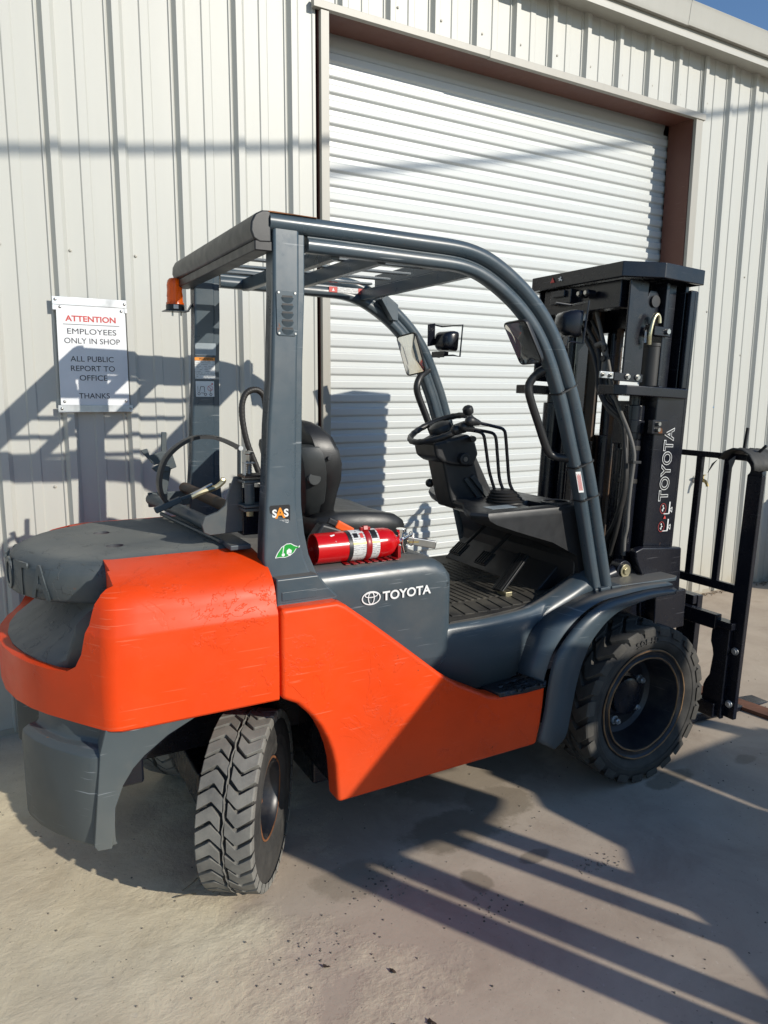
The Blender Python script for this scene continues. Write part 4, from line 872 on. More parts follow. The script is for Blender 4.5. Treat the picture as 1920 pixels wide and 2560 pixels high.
# control levers
lv_ = [[(-0.612,1.545),(-0.587,1.540),(-0.50,1.522),(-0.478,1.512),(-0.468,1.490),(-0.455,1.40),(-0.440,1.300),(-0.414,1.250)],
       [(-0.622,1.520),(-0.594,1.514),(-0.525,1.502),(-0.505,1.492),(-0.495,1.470),(-0.485,1.40),(-0.470,1.306),(-0.443,1.250)],
       [(-0.640,1.512),(-0.60,1.510),(-0.562,1.504),(-0.542,1.494),(-0.532,1.475),(-0.520,1.42),(-0.502,1.338),(-0.468,1.250)]]
for k, (pl, yy) in enumerate(zip(lv_, (-0.262,-0.236,-0.206))):
    L = [Vector((x, yy, z)) for x, z in pl]; e_ = empty('control_lever', FK)
    m = MB(); m.tube(smooth_path(L, 5), 0.0068, 8); m.build('lever_rod', M['mast'], e_)
    d = (L[0]-L[1]).normalized()
    m = MB(); m.lathe([(0.010,-0.012),(0.013,0.0),(0.019,0.022),(0.021,0.034),(0.018,0.046),(0.010,0.053),(0.003,0.055)], L[0], d, 14, cap=True); m.build('lever_knob', M['plastic'], e_)
# pedals
m = MB(); m.bar((-0.485,-0.265,0.838),(-0.325,-0.235,0.972),0.062,0.012,(0,0,1)); m.build('accelerator', M['plastic'], FK, 0.003)
m = MB()
for k in (-0.020,-0.0067,0.0067,0.020): m.bar((-0.492,-0.272+k,0.847),(-0.335,-0.242+k,0.978),0.006,0.005)
m.build('accelerator_ribs', M['vinyl'], FK)
m = MB(); m.obox((-0.465,-0.289,0.832),(0.035,0.06,0.022)); m.build('accelerator_hinge', M['zinc'], FK, 0.003)
for yy, zz, nm in ((-0.055,0.925,'brake_pedal'),(0.145,0.93,'inching_pedal')):
    m = MB(); m.obox((-0.40,yy,zz),(0.075,0.085,0.010),Matrix.Rotation(math.radians(-38),3,'Y')); m.bar((-0.385,yy,zz+0.005),(-0.24,yy,1.04),0.014,0.014); pd = m.build(nm, M['plastic'], FK, 0.003)
    m = MB()
    for k in range(5): m.obox((-0.405,yy-0.03+k*0.015,zz+0.006),(0.066,0.006,0.008),Matrix.Rotation(math.radians(-38),3,'Y'))
    m.build('pedal_pad', M['vinyl'], pd)
m = MB(); m.prism([(-0.19,0.82),(-0.12,0.82),(-0.10,1.10),(-0.19,1.08)], 'y', -0.40, 0.42); m.prism([(-0.30,0.822),(-0.18,0.822),(-0.18,0.93)], 'y', -0.30, 0.42); m.build('toe_board', M['plastic'], FK, 0.006)

# --- mirrors, work lights, grab handles
def mirror(c, nrm, up, hw, hh, name):
    e_ = empty(name, FK); c = Vector(c); nrm = Vector(nrm).normalized(); r_ = Vector(up).cross(nrm).normalized(); u_ = nrm.cross(r_)
    o_ = rounded(-hw, hw, -hh, hh, 0.018)
    def mkr(s_, d): return [c+r_*x*s_+u_*z*s_+nrm*d for x, z in o_]
    m = MB(); m.loft([mkr(0.80,-0.022), mkr(0.97,-0.010), mkr(1.0,0.0), mkr(1.0,0.005), mkr(0.93,0.006)]); m.build('mirror_shell', M['plastic'], e_, sharp=50)
    m = MB(); n_ = len(o_); rg = [mkr(0.93,0.0065), mkr(0.6,0.0085), mkr(0.25,0.0095), mkr(0.01,0.0098)]; m.loft(rg); m.build('mirror_glass', M['mirror'], e_, sharp=60)
    m = MB(); m.cyl(c-nrm*0.015, c-nrm*0.05, 0.010, 10); m.build('mirror_stem', M['plastic'], e_)
mirror((-0.566,-0.475,1.847),(-0.86,-0.08,-0.52),(0.5,0.0,-0.86),0.060,0.088,'rear_mirror')
mirror((-0.517,0.415,1.838),(-0.86,-0.40,-0.25),(-0.4,0.0,0.9),0.058,0.098,'rear_mirror')
def lamp(c, fwd, name, s_):
    e_ = empty(name, FK); c = Vector(c); fwd = Vector(fwd).normalized(); up = Vector((0,0,1)); r_ = fwd.cross(up).normalized(); up = r_.cross(fwd)
    def sq(h, w, d, rad): return [c+r_*x+up*z+fwd*d for x, z in rounded(-w, w, -h, h, rad, 3)]
    m = MB(); m.loft([sq(0.020,0.024,-0.055,0.012), sq(0.036,0.042,-0.045,0.018), sq(0.046,0.055,-0.022,0.020), sq(0.050,0.060,0.0,0.018), sq(0.050,0.060,0.022,0.018)]); m.build('lamp_housing', M['mast'], e_, sharp=50)
    m = MB(); m.loft([sq(0.046,0.055,0.0225,0.016), sq(0.040,0.05,0.028,0.014)]); m.build('lamp_glass', M['chrome'], e_, sharp=60)
    fr_ = [c+fwd*0.03+r_*x+up*z for x, z in ((-0.072,-0.075),(-0.072,0.082),(0.072,0.082),(0.072,-0.075))]
    m = MB(); m.tube([fr_[1]-fwd*0.07, fr_[1], fr_[2], fr_[3], fr_[3]-fwd*0.05, fr_[0]-fwd*0.05, fr_[0]], 0.0042, 8); m.build('lamp_guard', M['mast'], e_)
    m = MB(); m.bar(c-fwd*0.02-up*0.055, c-fwd*0.02-up*0.072, 0.05, 0.03, fwd); m.bar(c-fwd*0.03-up*0.07-r_*0.07*s_, c-fwd*0.03-up*0.07+r_*0.02, 0.03, 0.006, fwd); (m.bar(c-fwd*0.09+up*0.075-r_*0.03*s_, c-fwd*0.06-up*0.03-r_*0.05*s_, 0.004, 0.05, fwd) if s_ > 0 else None); m.build('lamp_bracket', M['mast'], e_, 0.002)
lamp((-0.312,-0.44,1.928),(0.95,-0.30,-0.1),'work_light',-1)
lamp((-0.232,0.545,1.915),(0.97,0.22,-0.1),'work_light',1)
def handle(pts, y, r_, ys):
    m = MB(); P = smooth_path([(x, y+d, z) for (x, z), d in zip(pts, ys)], 4); m.tube(P, r_, 12); return m.build('grab_handle', M['plastic'], FK, sharp=60)
hpts = [(-0.375,1.775),(-0.405,1.760),(-0.452,1.738),(-0.482,1.697),(-0.478,1.650),(-0.43,1.545),(-0.380,1.442),(-0.352,1.416),(-0.315,1.408),(-0.262,1.408)]
ys_ = [0.0,0.01,0.035,0.05,0.05,0.05,0.05,0.045,0.02,0.0]
handle(hpts, -0.466, [0.020]*4+[0.020]*5+[0.0165]*24+[0.021]*4, ys_)
handle(hpts, 0.466, [0.017]*37, [-q for q in ys_])
m = MB(); m.box(-0.2985,-0.272,-0.4965,-0.4945,1.272,1.356); m.xf(lambda p: (p.x+(1.356-p.z)*0.28, p.y, p.z)); m.build('leg_label', M['white'], FK)
m = MB(); [m.box(-0.295+k*0.0042,-0.2932+k*0.0042,-0.4972,-0.4963,1.280,1.348-0.006*(k%2)) for k in range(5)]; m.xf(lambda p: (p.x+(1.356-p.z)*0.28, p.y, p.z)); m.build('leg_label_text', M['signred'], FK)
# ------------------------------------------------------------------ wheels
def tyre_meshes(R, Wd, rb, nl, lug, zig, fill, shoulder):
    hb = Wd/2; Rb = R-lug
    prof = [(rb,0.80*hb),(rb+0.012,0.90*hb),(rb+0.03,0.955*hb),(rb+0.036,0.972*hb),(rb+0.042,0.962*hb),((rb+Rb)/2-0.004,0.985*hb),((rb+Rb)/2,1.0*hb),((rb+Rb)/2+0.004,0.988*hb),(Rb-0.045,0.985*hb),(Rb-0.012,0.955*hb),(Rb,0.90*hb)]
    prof = prof + [(r, -h) for r, h in prof[::-1]]
    m = MB(); m.lathe(prof, (0,0,0), (0,-1,0), 72, closed_prof=True)
    sidep = m
    lm = MB(); pitch = 2*math.pi/nl
    for side in (1, -1):
        for k in range(nl):
            c_ = k*pitch + (pitch*0.5 if side < 0 else 0.0); long_ = (k % 2 == 0)
            s0 = 0.05 if long_ else 0.12
            st_ = [(s0, -0.16, 1.0), (0.44, zig, 1.0), (0.50, zig, 1.0), (0.955, -0.06, 0.996), (1.0, -0.10, 0.975), (1.006, -0.12, 1-shoulder)]
            rings = []
            for hh, of, rt in st_:
                a = c_+of*pitch*side; w_ = fill*pitch/2
                rt_ = R*rt; base_ = min(Rb-0.006, rt_-0.004); h_ = hh*hb*side
                if rt < 0.98: base_ = rt_-0.012; 
                rings.append([(math.cos(q)*r_, -h_, math.sin(q)*r_) for q, r_ in ((a-w_, rt_), (a+w_, rt_), (a+w_*1.12, base_), (a-w_*1.12, base_))])
            lm.loft(rings)
    return sidep, lm
def wheel(name_lab, loc, rotz, R, Wd, rb, nl, lug, zig, fill, shoulder, treadmat, drive, parts=None):
    w = empty('wheel', FK, loc, (0,0,rotz))
    if parts:
        for o in parts:
            c_ = o.copy(); COL.objects.link(c_); c_.parent = w
        return w, parts
    sp_, lm = tyre_meshes(R, Wd, rb, nl, lug, zig, fill, shoulder); out = []
    out.append(sp_.build('tyre', M['side'], w, sharp=35)); out.append(lm.build('tread_lugs', treadmat, w, 0.0022, 1, sharp=12))
    hb = Wd/2
    if drive:
        rim = [(rb+0.002,0.70*hb),(rb+0.002,0.86*hb),(rb-0.006,0.88*hb),(rb-0.014,0.80*hb),(rb-0.026,0.78*hb),(rb-0.032,0.84*hb),(rb-0.042,0.83*hb),(rb-0.052,0.40*hb),(rb-0.066,-0.30*hb),(rb-0.085,-0.42*hb),(0.03,-0.44*hb)]
        m = MB(); m.lathe(rim, (0,0,0), (0,-1,0), 64); out.append(m.build('rim', M['rim'], w, sharp=30))
        for r_, h_ in ((rb-0.003,0.875*hb),(rb-0.036,0.845*hb)):
            m = MB(); n = 72; rings = []
            for k in range(n+1):
                a = 2*math.pi*(k % n)/n; rr_ = r_+0.0012*math.sin(a*7)+0.0008*math.sin(a*17)
                rings.append([(math.cos(a)*(rr_+0.0035*math.cos(b_)), -h_-0.0035*math.sin(b_), math.sin(a)*(rr_+0.0035*math.cos(b_))) for b_ in (2*math.pi*q/6 for q in range(6))])
            m.loft(rings, False); out.append(m.build('rim_ring', M['rimring'], w, sharp=60))
        m = MB(); m.lathe([(0.105,-0.44*hb),(0.100,-0.25*hb),(0.085,-0.22*hb),(0.082,0.02*hb),(0.072,0.06*hb),(0.005,0.07*hb)], (0,0,0), (0,-1,0), 32); out.append(m.build('hub', M['mast'], w, sharp=30))
        for k in range(6):
            a = 2*math.pi*k/6+0.35; x, z = 0.125*math.cos(a), 0.125*math.sin(a)
            m = MB(); m.cyl((x,0.44*hb,z),(x,0.42*hb-0.006,z),0.020,16); m.cyl((x,0.42*hb-0.006,z),(x,0.42*hb-0.026,z),0.0145,6); m.cyl((x,0.42*hb-0.026,z),(x,0.42*hb-0.034,z),0.008,10); out.append(m.build('wheel_nut', M['galv'], w))
    else:
        rim = [(rb+0.002,0.5*hb),(rb+0.002,0.80*hb),(rb-0.008,0.83*hb),(rb-0.016,0.76*hb),(rb-0.024,0.55*hb),(rb-0.032,0.15*hb),(rb-0.05,0.08*hb),(0.03,0.08*hb)]
        m = MB(); m.lathe(rim, (0,0,0), (0,-1,0), 48); out.append(m.build('rim', M['rim'], w, sharp=30))
        m = MB(); n = 60; rings = []
        for k in range(n+1):
            a = 2*math.pi*(k % n)/n; rr_ = rb-0.006+0.0015*math.sin(a*5)
            rings.append([(math.cos(a)*(rr_+0.004*math.cos(b_)), -0.815*hb-0.003*math.sin(b_), math.sin(a)*(rr_+0.004*math.cos(b_))) for b_ in (2*math.pi*q/6 for q in range(6))])
        m.loft(rings, False); out.append(m.build('rim_ring', M['rust'], w, sharp=60))
        m = MB(); m.lathe([(0.055,0.08*hb),(0.052,0.30*hb),(0.040,0.42*hb),(0.012,0.46*hb),(0.004,0.46*hb)], (0,0,0), (0,-1,0), 24, cap=True); out.append(m.build('hub', M['mast'], w, sharp=30))
        m = MB(); m.prism([(-0.012,-0.03),(0.016,-0.026),(0.006,0.0),(0.02,0.016),(-0.004,0.028),(-0.018,0.006)], 'y', -0.468*hb, -0.45*hb); out.append(m.build('hub_rust', M['rust'], w))
    return w, out
FWX, FWR, FWW = 0.060, 0.350, 0.226
_, fp = wheel('f', (FWX,-0.507,FWR), 0, FWR, FWW, 0.243, 23, 0.019, 0.42, 0.66, 0.085, M['drivetread'], True)
wheel('f', (FWX,0.507,FWR), math.pi, FWR, FWW, 0.243, 23, 0.019, 0.42, 0.66, 0.085, M['drivetread'], True, fp)
RWR = 0.295
_, rp_ = wheel('r', (-1.632,-0.413,RWR), 0.973, RWR, 0.180, 0.140, 34, 0.020, 0.40, 0.76, 0.07, M['tread'], False)
wheel('r', (-1.632,0.413,RWR), 0.75+math.pi, RWR, 0.180, 0.140, 34, 0.020, 0.40, 0.76, 0.07, M['tread'], False, rp_)
# moulding seam round the steered tyre
w_ = rp_[0].parent; m = MB(); n = 140; rings = []
for k in range(n+1):
    a = 2*math.pi*(k % n)/n; h_ = 0.002*math.sin(a*41)+0.0015*math.sin(a*17)
    rings.append([(math.cos(a)*(RWR+q), h_+e_, math.sin(a)*(RWR+q)) for q, e_ in ((0.001,-0.0012),(0.001,0.0012),(-0.022,0.003),(-0.022,-0.003))])
m.loft(rings, False); m.build('tyre_seam', M['tread'], w_, sharp=0)
# moulded sidewall letters on the drive tyre
wf = fp[0].parent
def arc_text(s_, r_, a0, step, size, y):
    for i, ch in enumerate(s_):
        if ch == ' ': continue
        a = a0-step*i; c_ = Vector((math.cos(a)*r_, y, math.sin(a)*r_)); up = Vector((math.cos(a),0,math.sin(a))); xd = Vector((math.sin(a),0,-math.cos(a)))
        text('sidewall_letter', ch, size, c_, xd, up, M['side'], wf, ext=0.0016, off=0.0006)
arc_text('SOLID', 0.290, math.radians(106), math.radians(5.4), 0.034, -0.1135)

# ------------------------------------------------------------------ mast (tilted a little forward)
MS = empty('mast', FK, (0.41,0,0), (0,0.045,0))
def part(name, mat, bevel=0.003, seg=2, sharp=38, fn=None, par=MS):
    m = MB(); fn(m); return m.build(name, mat, par, bevel, seg, sharp)
for s in (-1, 1):
    def f(m, s=s):
        y0, y1 = sorted((s*0.362, s*0.340)); m.box(-0.190, -0.002, y0, y1, 0.16, 1.685); m.box(-0.046, -0.002, y0, y1, 1.684, 2.115)
        for x0, x1, zt in ((-0.196,-0.172,1.69),(-0.022,0.0,2.112)):
            a, b_ = sorted((s*0.364, s*0.262)); m.box(x0, x1, a, b_, 0.16, zt)
    part('outer_rail', M['mast'], 0.005, 3, fn=f)
    def f(m, s=s):
        y0, y1 = sorted((s*0.255, s*0.238)); m.box(-0.165, -0.025, y0, y1, 0.14, 2.14); m.box(-0.128, -0.078, *sorted((s*0.308, s*0.25)), 1.30, 2.14)
        for x0, x1 in ((-0.166,-0.146),(-0.046,-0.024)):
            a, b_ = sorted((s*0.330, s*0.240)); m.box(x0, x1, a, b_, 0.14, 2.14)
    part('inner_rail', M['mast'], 0.004, fn=f)
    def f(m, s=s):
        m.cyl((-0.235, s*0.275, 0.25), (-0.235, s*0.275, 1.47), 0.040, 20); m.cyl((-0.235, s*0.275, 1.45), (-0.235, s*0.275, 1.60), 0.045, 20)
    part('lift_cylinder', M['mast'], 0.003, fn=f)
    part('cylinder_rod', M['mast'], 0.002, fn=lambda m, s=s: m.cyl((-0.235, s*0.275, 1.60), (-0.235, s*0.275, 1.66), 0.028, 16))
    part('cylinder_head', M['hose'], 0.004, fn=lambda m, s=s: (m.cyl((-0.175, s*0.285, 1.685), (-0.175, s*0.285, 1.865), 0.041, 20), m.cyl((-0.175, s*0.285, 1.86), (-0.175, s*0.285, 1.878), 0.043, 20)))
    part('hanger_plate', M['mast'], 0.004, fn=lambda m, s=s: m.box(-0.355, -0.243, *sorted((s*0.300, s*0.288)), 1.705, 2.135))
    def f(m, s=s):
        P = [(-0.432, s*0.235), (-0.432, s*0.330), (-0.40, s*0.372), (-0.30, s*0.386), (-0.10, s*0.388), (-0.015, s*0.375), (-0.015, s*0.362), (-0.19, s*0.362), (-0.19, s*0.225)]
        m.prism(P, 'z', 1.640, 1.682)
    part('tie_plate', M['mast'], 0.004, fn=f)
# top cap of the inner mast
def f(m):
    o_ = [(0.0,-0.386),(-0.255,-0.392),(-0.412,-0.300),(-0.405,0.300),(-0.255,0.392),(0.0,0.386)]; i_ = [(0.0,-0.366),(-0.245,-0.372),(-0.388,-0.290),(-0.382,0.290),(-0.245,0.372),(0.0,0.366)]
    n = len(o_); vs = [(x,y,2.138) for x,y in o_]+[(x,y,2.202) for x,y in o_]+[(x,y,2.138) for x,y in i_]
    fs = [(i,(i+1)%n,(i+1)%n+n,i+n) for i in range(n)]+[tuple(range(n,2*n))]+[(i,i+2*n,(i+1)%n+2*n,(i+1)%n) for i in range(n)]
    zi = 2.19; vs += [(x,y,zi) for x,y in i_]; fs += [(2*n+i,3*n+i,3*n+(i+1)%n,2*n+(i+1)%n) for i in range(n)]+[tuple(range(3*n,4*n))[::-1]]
    m.add(vs, fs)
part('mast_cap', M['mast'], 0.004, 2, fn=f)
part('cap_rust', M['rust'], 0, fn=lambda m: m.prism([(-0.24,-0.380),(-0.05,-0.378),(-0.04,-0.30),(-0.15,-0.35),(-0.22,-0.34)], 'z', 2.2022, 2.2032))
part('cap_underframe', M['mast'], 0.004, fn=lambda m: (m.box(-0.36,-0.30,-0.25,0.25,2.02,2.139), m.box(-0.10,-0.04,-0.25,0.25,1.95,2.139)))
part('valve_block', M['mast'], 0.004, fn=lambda m: (m.box(-0.40,-0.34,0.02,0.16,2.06,2.125), m.box(-0.415,-0.39,0.05,0.13,2.09,2.12), m.cyl((-0.37,-0.10,2.09),(-0.42,-0.10,2.09),0.016,12), m.cyl((-0.37,-0.055,2.09),(-0.42,-0.055,2.09),0.016,12)))
for y in (0.045, 0.005):
    part('hose_fitting', M['steel'], 0.001, fn=lambda m, y=y: (m.cyl((-0.31,y,2.06),(-0.31,y,1.985),0.013,8), m.cyl((-0.31,y,2.03),(-0.31,y,2.015),0.017,6)))
for y in (-0.10,-0.055):
    part('cap_bolt', M['steel'], 0, fn=lambda m, y=y: m.cyl((-0.42,y,2.09),(-0.428,y,2.09),0.010,6))
part('caution_mark', M['signred'], 0, 2, 0, fn=lambda m: m.prism([(0.128,2.162),(0.158,2.162),(0.143,2.188)], 'x', -0.4115, -0.4098))
part('caution_mark', M['white'], 0, 2, 0, fn=lambda m: (m.prism([(0.075,2.168),(0.100,2.180),(0.103,2.176),(0.080,2.163)], 'x', -0.4120, -0.4100), m.prism([(0.082,2.182),(0.090,2.184),(0.098,2.166),(0.092,2.164)], 'x', -0.4126, -0.4100)))
# centre of the mast: free lift cylinder, chains, cross ties
part('free_lift_cylinder', M['mast'], 0.003, fn=lambda m: (m.cyl((-0.06,0.06,0.20),(-0.06,0.06,1.45),0.055,20), m.cyl((-0.06,0.06,1.45),(-0.06,0.06,1.95),0.032,16)))
for y in (-0.035, 0.150):
    part('lift_chain', M['rustbar'], 0.002, fn=lambda m, y=y: [m.box(-0.13,-0.105,y-0.012,y+0.012,0.60+k*0.022,0.60+k*0.022+0.0219) for k in range(62)])
part('chain_guard', M['rustbar'], 0.003, fn=lambda m: (m.box(-0.175,-0.10,0.095,0.101,0.75,2.06), m.box(-0.175,-0.168,0.050,0.095,0.75,2.06)))
part('cross_tie', M['mast'], 0.004, fn=lambda m: (m.box(-0.20,-0.15,-0.26,0.26,0.30,0.44), m.box(-0.20,-0.17,-0.26,-0.15,0.86,1.30), m.box(-0.20,-0.17,0.19,0.30,0.60,1.80), m.box(-0.20,-0.18,-0.22,-0.12,1.42,1.62)))
part('back_tube', M['mast'], 0.002, fn=lambda m: (m.cyl((-0.20,0.20,0.5),(-0.20,0.20,1.98),0.022,12), m.cyl((-0.19,-0.17,0.5),(-0.19,-0.17,1.40),0.020,12), m.cyl((-0.22,0.02,0.6),(-0.22,0.02,1.42),0.026,12), m.cyl((-0.15,-0.11,0.6),(-0.15,-0.11,1.6),0.018,12)))
part('hook_plate', M['mast'], 0.003, fn=lambda m: (m.prism([(-0.245,1.955),(-0.18,1.955),(-0.165,2.06),(-0.19,2.10),(-0.235,2.10),(-0.25,2.06)], 'y', -0.300, -0.285),))
part('hook_plate_roller', M['plastic'], 0, fn=lambda m: m.cyl((-0.205,-0.31,2.055),(-0.205,-0.30,2.055),0.026,18))
part('chain_hook', M['zinc'], 0, 2, 60, fn=lambda m: m.tube(smooth_path([(-0.245,-0.33,1.865),(-0.252,-0.335,1.91),(-0.240,-0.335,1.97),(-0.222,-0.335,1.995),(-0.205,-0.335,1.985),(-0.20,-0.335,1.96)], 5), 0.0095, 10))
part('hook_bracket', M['mast'], 0.003, fn=lambda m: m.box(-0.235,-0.135,-0.345,-0.30,1.905,1.945))
part('hook_bolt', M['steel'], 0, fn=lambda m: m.cyl((-0.16,-0.345,1.926),(-0.16,-0.358,1.926),0.012,6))
part('hose_clamp', M['mast'], 0.002, fn=lambda m: (m.box(-0.42,-0.248,-0.315,-0.3005,1.700,1.735),))
part('hose_clamp_end', M['galv'], 0.003, fn=lambda m: m.box(-0.50,-0.422,-0.312,-0.303,1.706,1.736))
for x in (-0.345,-0.284,-0.49,-0.445):
    part('clamp_bolt', M['steel'], 0, fn=lambda m, x=x: (m.cyl((x,-0.312,1.721),(x,-0.320,1.721),0.0135 if x > -0.4 else 0.009,16), m.cyl((x,-0.320,1.721),(x,-0.328,1.721),0.009 if x > -0.4 else 0.006,6)))
for z in (1.845, 1.80):
    part('hanger_bolt', M['plastic'], 0, fn=lambda m, z=z: m.cyl((-0.372,-0.20,z),(-0.385,-0.20,z),0.014,6))
part('cylinder_clamp', M['mast'], 0.003, fn=lambda m: (m.lathe([(0.050,1.478),(0.050,1.536)], (-0.235,-0.275,0), (0,0,1), 20, cap=True), m.box(-0.228,-0.132,-0.378,-0.350,1.478,1.540)))
for z in (1.523, 1.497):
    part('clamp_bolt', M['steel'], 0, fn=lambda m, z=z: m.cyl((-0.198,-0.378,z),(-0.198,-0.392,z),0.0095,6))
part('clamp_rust', M['rust'], 0, fn=lambda m: m.prism([(-0.188,1.482),(-0.163,1.482),(-0.166,1.502),(-0.181,1.508)], 'y', -0.3795, -0.3782))
for z in (1.40, 1.25): part('cylinder_band', M['hose'], 0.001, fn=lambda m, z=z: m.lathe([(0.0425,z),(0.0425,z+0.02)], (-0.235,-0.275,0), (0,0,1), 20, cap=True))
def hose(pts, x, r_, mat, name='hydraulic_hose'):
    part(name, M[mat], 0, 2, 60, fn=lambda m: m.tube(smooth_path([(x+(p[2] if len(p) > 2 else 0), p[0], p[1]) for p in pts], 6), r_, 9))
hose([(0.004,2.147),(-0.045,2.037),(-0.094,1.923),(-0.151,1.790),(-0.193,1.670),(-0.252,1.571),(-0.315,1.475),(-0.348,1.406),(-0.356,1.357),(-0.351,1.238),(-0.351,1.137),(-0.354,1.062),(-0.346,1.006),(-0.350,0.93)], -0.30, 0.0095, 'hosegrey')
hose([(0.045,1.985),(-0.031,1.898),(-0.076,1.825),(-0.095,1.722),(-0.136,1.620),(-0.233,1.547),(-0.281,1.474),(-0.30,1.30),(-0.29,1.10),(-0.25,0.90)], -0.285, 0.0115, 'hose')
hose([(0.038,1.933),(-0.039,1.836),(-0.078,1.748),(-0.095,1.671),(-0.168,1.580),(-0.256,1.523),(-0.286,1.431),(-0.308,1.282),(-0.299,1.170),(-0.266,1.057),(-0.228,0.982),(-0.2,0.85)], -0.29, 0.0115, 'hose')
hose([(0.005,1.99),(-0.07,1.88),(-0.105,1.78),(-0.115,1.68),(-0.18,1.60),(-0.25,1.50),(-0.29,1.35),(-0.298,1.231),(-0.280,1.11),(-0.225,0.99)], -0.27, 0.009, 'hose')
hose([(-0.13,1.86),(-0.165,1.868),(-0.185,1.845),(-0.19,1.79),(-0.19,1.72)], -0.36, 0.013, 'hosegrey', 'elbow_pipe')
part('cable_tie', M['plastic'], 0.001, fn=lambda m: m.box(-0.312,-0.262,-0.366,-0.338,1.345,1.357))
# outlined TOYOTA lettering and warning pictograms on the rail
YT = -0.3655
text('rail_lettering', 'TOYOTA', 0.080, (-0.096,YT,1.340), (0,0,1), (-1,0,0), M['white'], MS, width=0.335, off=0.0033, spacing=1.08)
text('rail_lettering_core', 'TOYOTA', 0.080, (-0.096,YT-0.0009,1.340), (0,0,1), (-1,0,0), M['black'], MS, width=0.327, off=0.0002, spacing=1.08)
def pic(m, z0):
    for p, q_, wd in (((-0.050,z0),(-0.050,z0+0.055),0.008),((-0.050,z0),(-0.085,z0),0.004),((-0.032,z0+0.006),(-0.044,z0+0.016),0.004),((-0.032,z0+0.030),(-0.044,z0+0.020),0.004),((-0.032,z0+0.006),(-0.032,z0+0.030),0.003)):
        m.bar((p[0],YT,p[1]),(q_[0],YT,q_[1]),0.0008,wd,(0,-1,0) if False else (1,0,0.2))
part('pictogram', M['white'], 0, 2, 0, fn=lambda m: (pic(m,1.035), pic(m,1.115)))
part('pictogram_figure', M['white'], 0, 2, 0, fn=lambda m: [ (m.cyl((-0.094,YT,z+0.032),(-0.094,YT-0.0008,z+0.032),0.004,8), m.bar((-0.094,YT,z+0.006),(-0.090,YT,z+0.026),0.0008,0.005,(1,0,0)), m.bar((-0.100,YT,z+0.012),(-0.084,YT,z+0.022),0.0008,0.003,(1,0,0))) for z in (1.035,1.120)])
def rings_(m):
    for z in (1.055, 1.140):
        q = ellipse_ring(-0.092, z, 0.020, 0.024, 0.0018, YT-0.0006, 28); m.add(q.v, q.f)
    m.prism([(-0.085,1.092),(-0.067,1.092),(-0.076,1.108)], 'y', YT-0.0012, YT)
part('pictogram_ring', M['signred'], 0, 2, 0, fn=rings_)
# lower mast supports and tilt cylinders (fixed to the chassis side)
for s in (-1, 1):
    m = MB(); m.prism([(0.155,0.972),(0.20,0.985),(0.455,0.962),(0.470,0.60),(0.25,0.45),(0.205,0.70),(0.205,0.86),(0.165,0.93)], 'y', *sorted((s*0.415, s*0.372))); sup = m.build('mast_support', M['mast'], FK, 0.008, 3)
    m = MB(); m.cyl((-0.25,s*0.36,0.80),(0.13,s*0.36,0.885),0.035,16); m.build('tilt_cylinder', M['mast'], FK, 0.003)
    m = MB(); m.cyl((0.115,s*0.345,0.886),(0.115,s*0.395,0.886),0.045,24); m.build('tilt_eye', M['mast'], FK, 0.004)
    m = MB(); m.cyl((0.115,s*0.395,0.886),(0.115,s*0.404,0.886),0.030,20); m.cyl((0.115,s*0.404,0.886),(0.115,s*0.412,0.886),0.018,6); m.build('tilt_pin', M['zinc'], FK, 0.002)
m = MB(); m.box(-0.10,0.34,-0.36,0.36,0.26,0.80); m.cyl((FWX,-0.42,FWR),(FWX,0.42,FWR),0.10,20); m.build('drive_axle', M['mast'], FK, 0.01)
for s in (-1, 1):
    m = MB(); m.box(0.24,0.44,*sorted((s*0.47,s*0.30)),0.60,0.78); m.build('axle_bracket', M['mast'], FK, 0.006)

# --- carriage and load backrest
CG = 'carriage'
part('carriage_bar', M['mast'], 0.005, fn=lambda m: m.box(0.155,0.200,-0.520,0.520,0.585,0.655))
part('carriage_bar', M['mast'], 0.005, fn=lambda m: m.box(0.155,0.200,-0.560,0.560,0.165,0.235))
part('carriage_top_lip', M['mast'], 0.003, fn=lambda m: m.box(0.165,0.225,-0.600,0.600,0.600,0.632))
for s in (-1, 1):
    part('carriage_side_plate', M['mast'], 0.004, fn=lambda m, s=s: m.prism([(s*0.585,0.610),(s*0.510,0.605),(s*0.492,0.575),(s*0.492,0.520),(s*0.505,0.49),(s*0.512,0.46),(s*0.505,0.36),(s*0.488,0.33),(s*0.478,0.30),(s*0.478,0.22),(s*0.585,0.165)], 'x', 0.175, 0.205))
    part('carriage_roller_plate', M['mast'], 0.004, fn=lambda m, s=s: m.box(-0.02,0.156,*sorted((s*0.215,s*0.19)),0.18,0.86))
def f(m):
    r_ = 0.07; p = []
    path = [(0.205,-0.592,0.185),(0.205,-0.592,1.30)]
    m.box(0.206,0.232,-0.632,-0.558,0.175,1.315)
part('backrest_post', M['mast'], 0.003, fn=f)
part('backrest_post', M['mast'], 0.003, fn=lambda m: m.box(0.206,0.232,0.558,0.632,0.175,1.315))
def bend(m, s):
    rings = []
    for k in range(9):
        a = math.radians(90*k/8); cy, cz = 0.545, 1.315; r0, r1 = 0.087, 0.060
        if k == 0: pass
        c_, s_ = math.cos(a), math.sin(a); r0 = 0.087; r1 = 0.013+ (0.060-0.013)*(k/8)
        rings.append([(0.206, s*(cy+r0*c_), cz+r0*s_), (0.232, s*(cy+r0*c_), cz+r0*s_), (0.232, s*(cy+r1*c_), cz+r1*s_), (0.206, s*(cy+r1*c_), cz+r1*s_)])
    m.loft(rings)
for s in (-1, 1): part('backrest_corner', M['mast'], 0.002, 1, 50, fn=lambda m, s=s: bend(m, s))
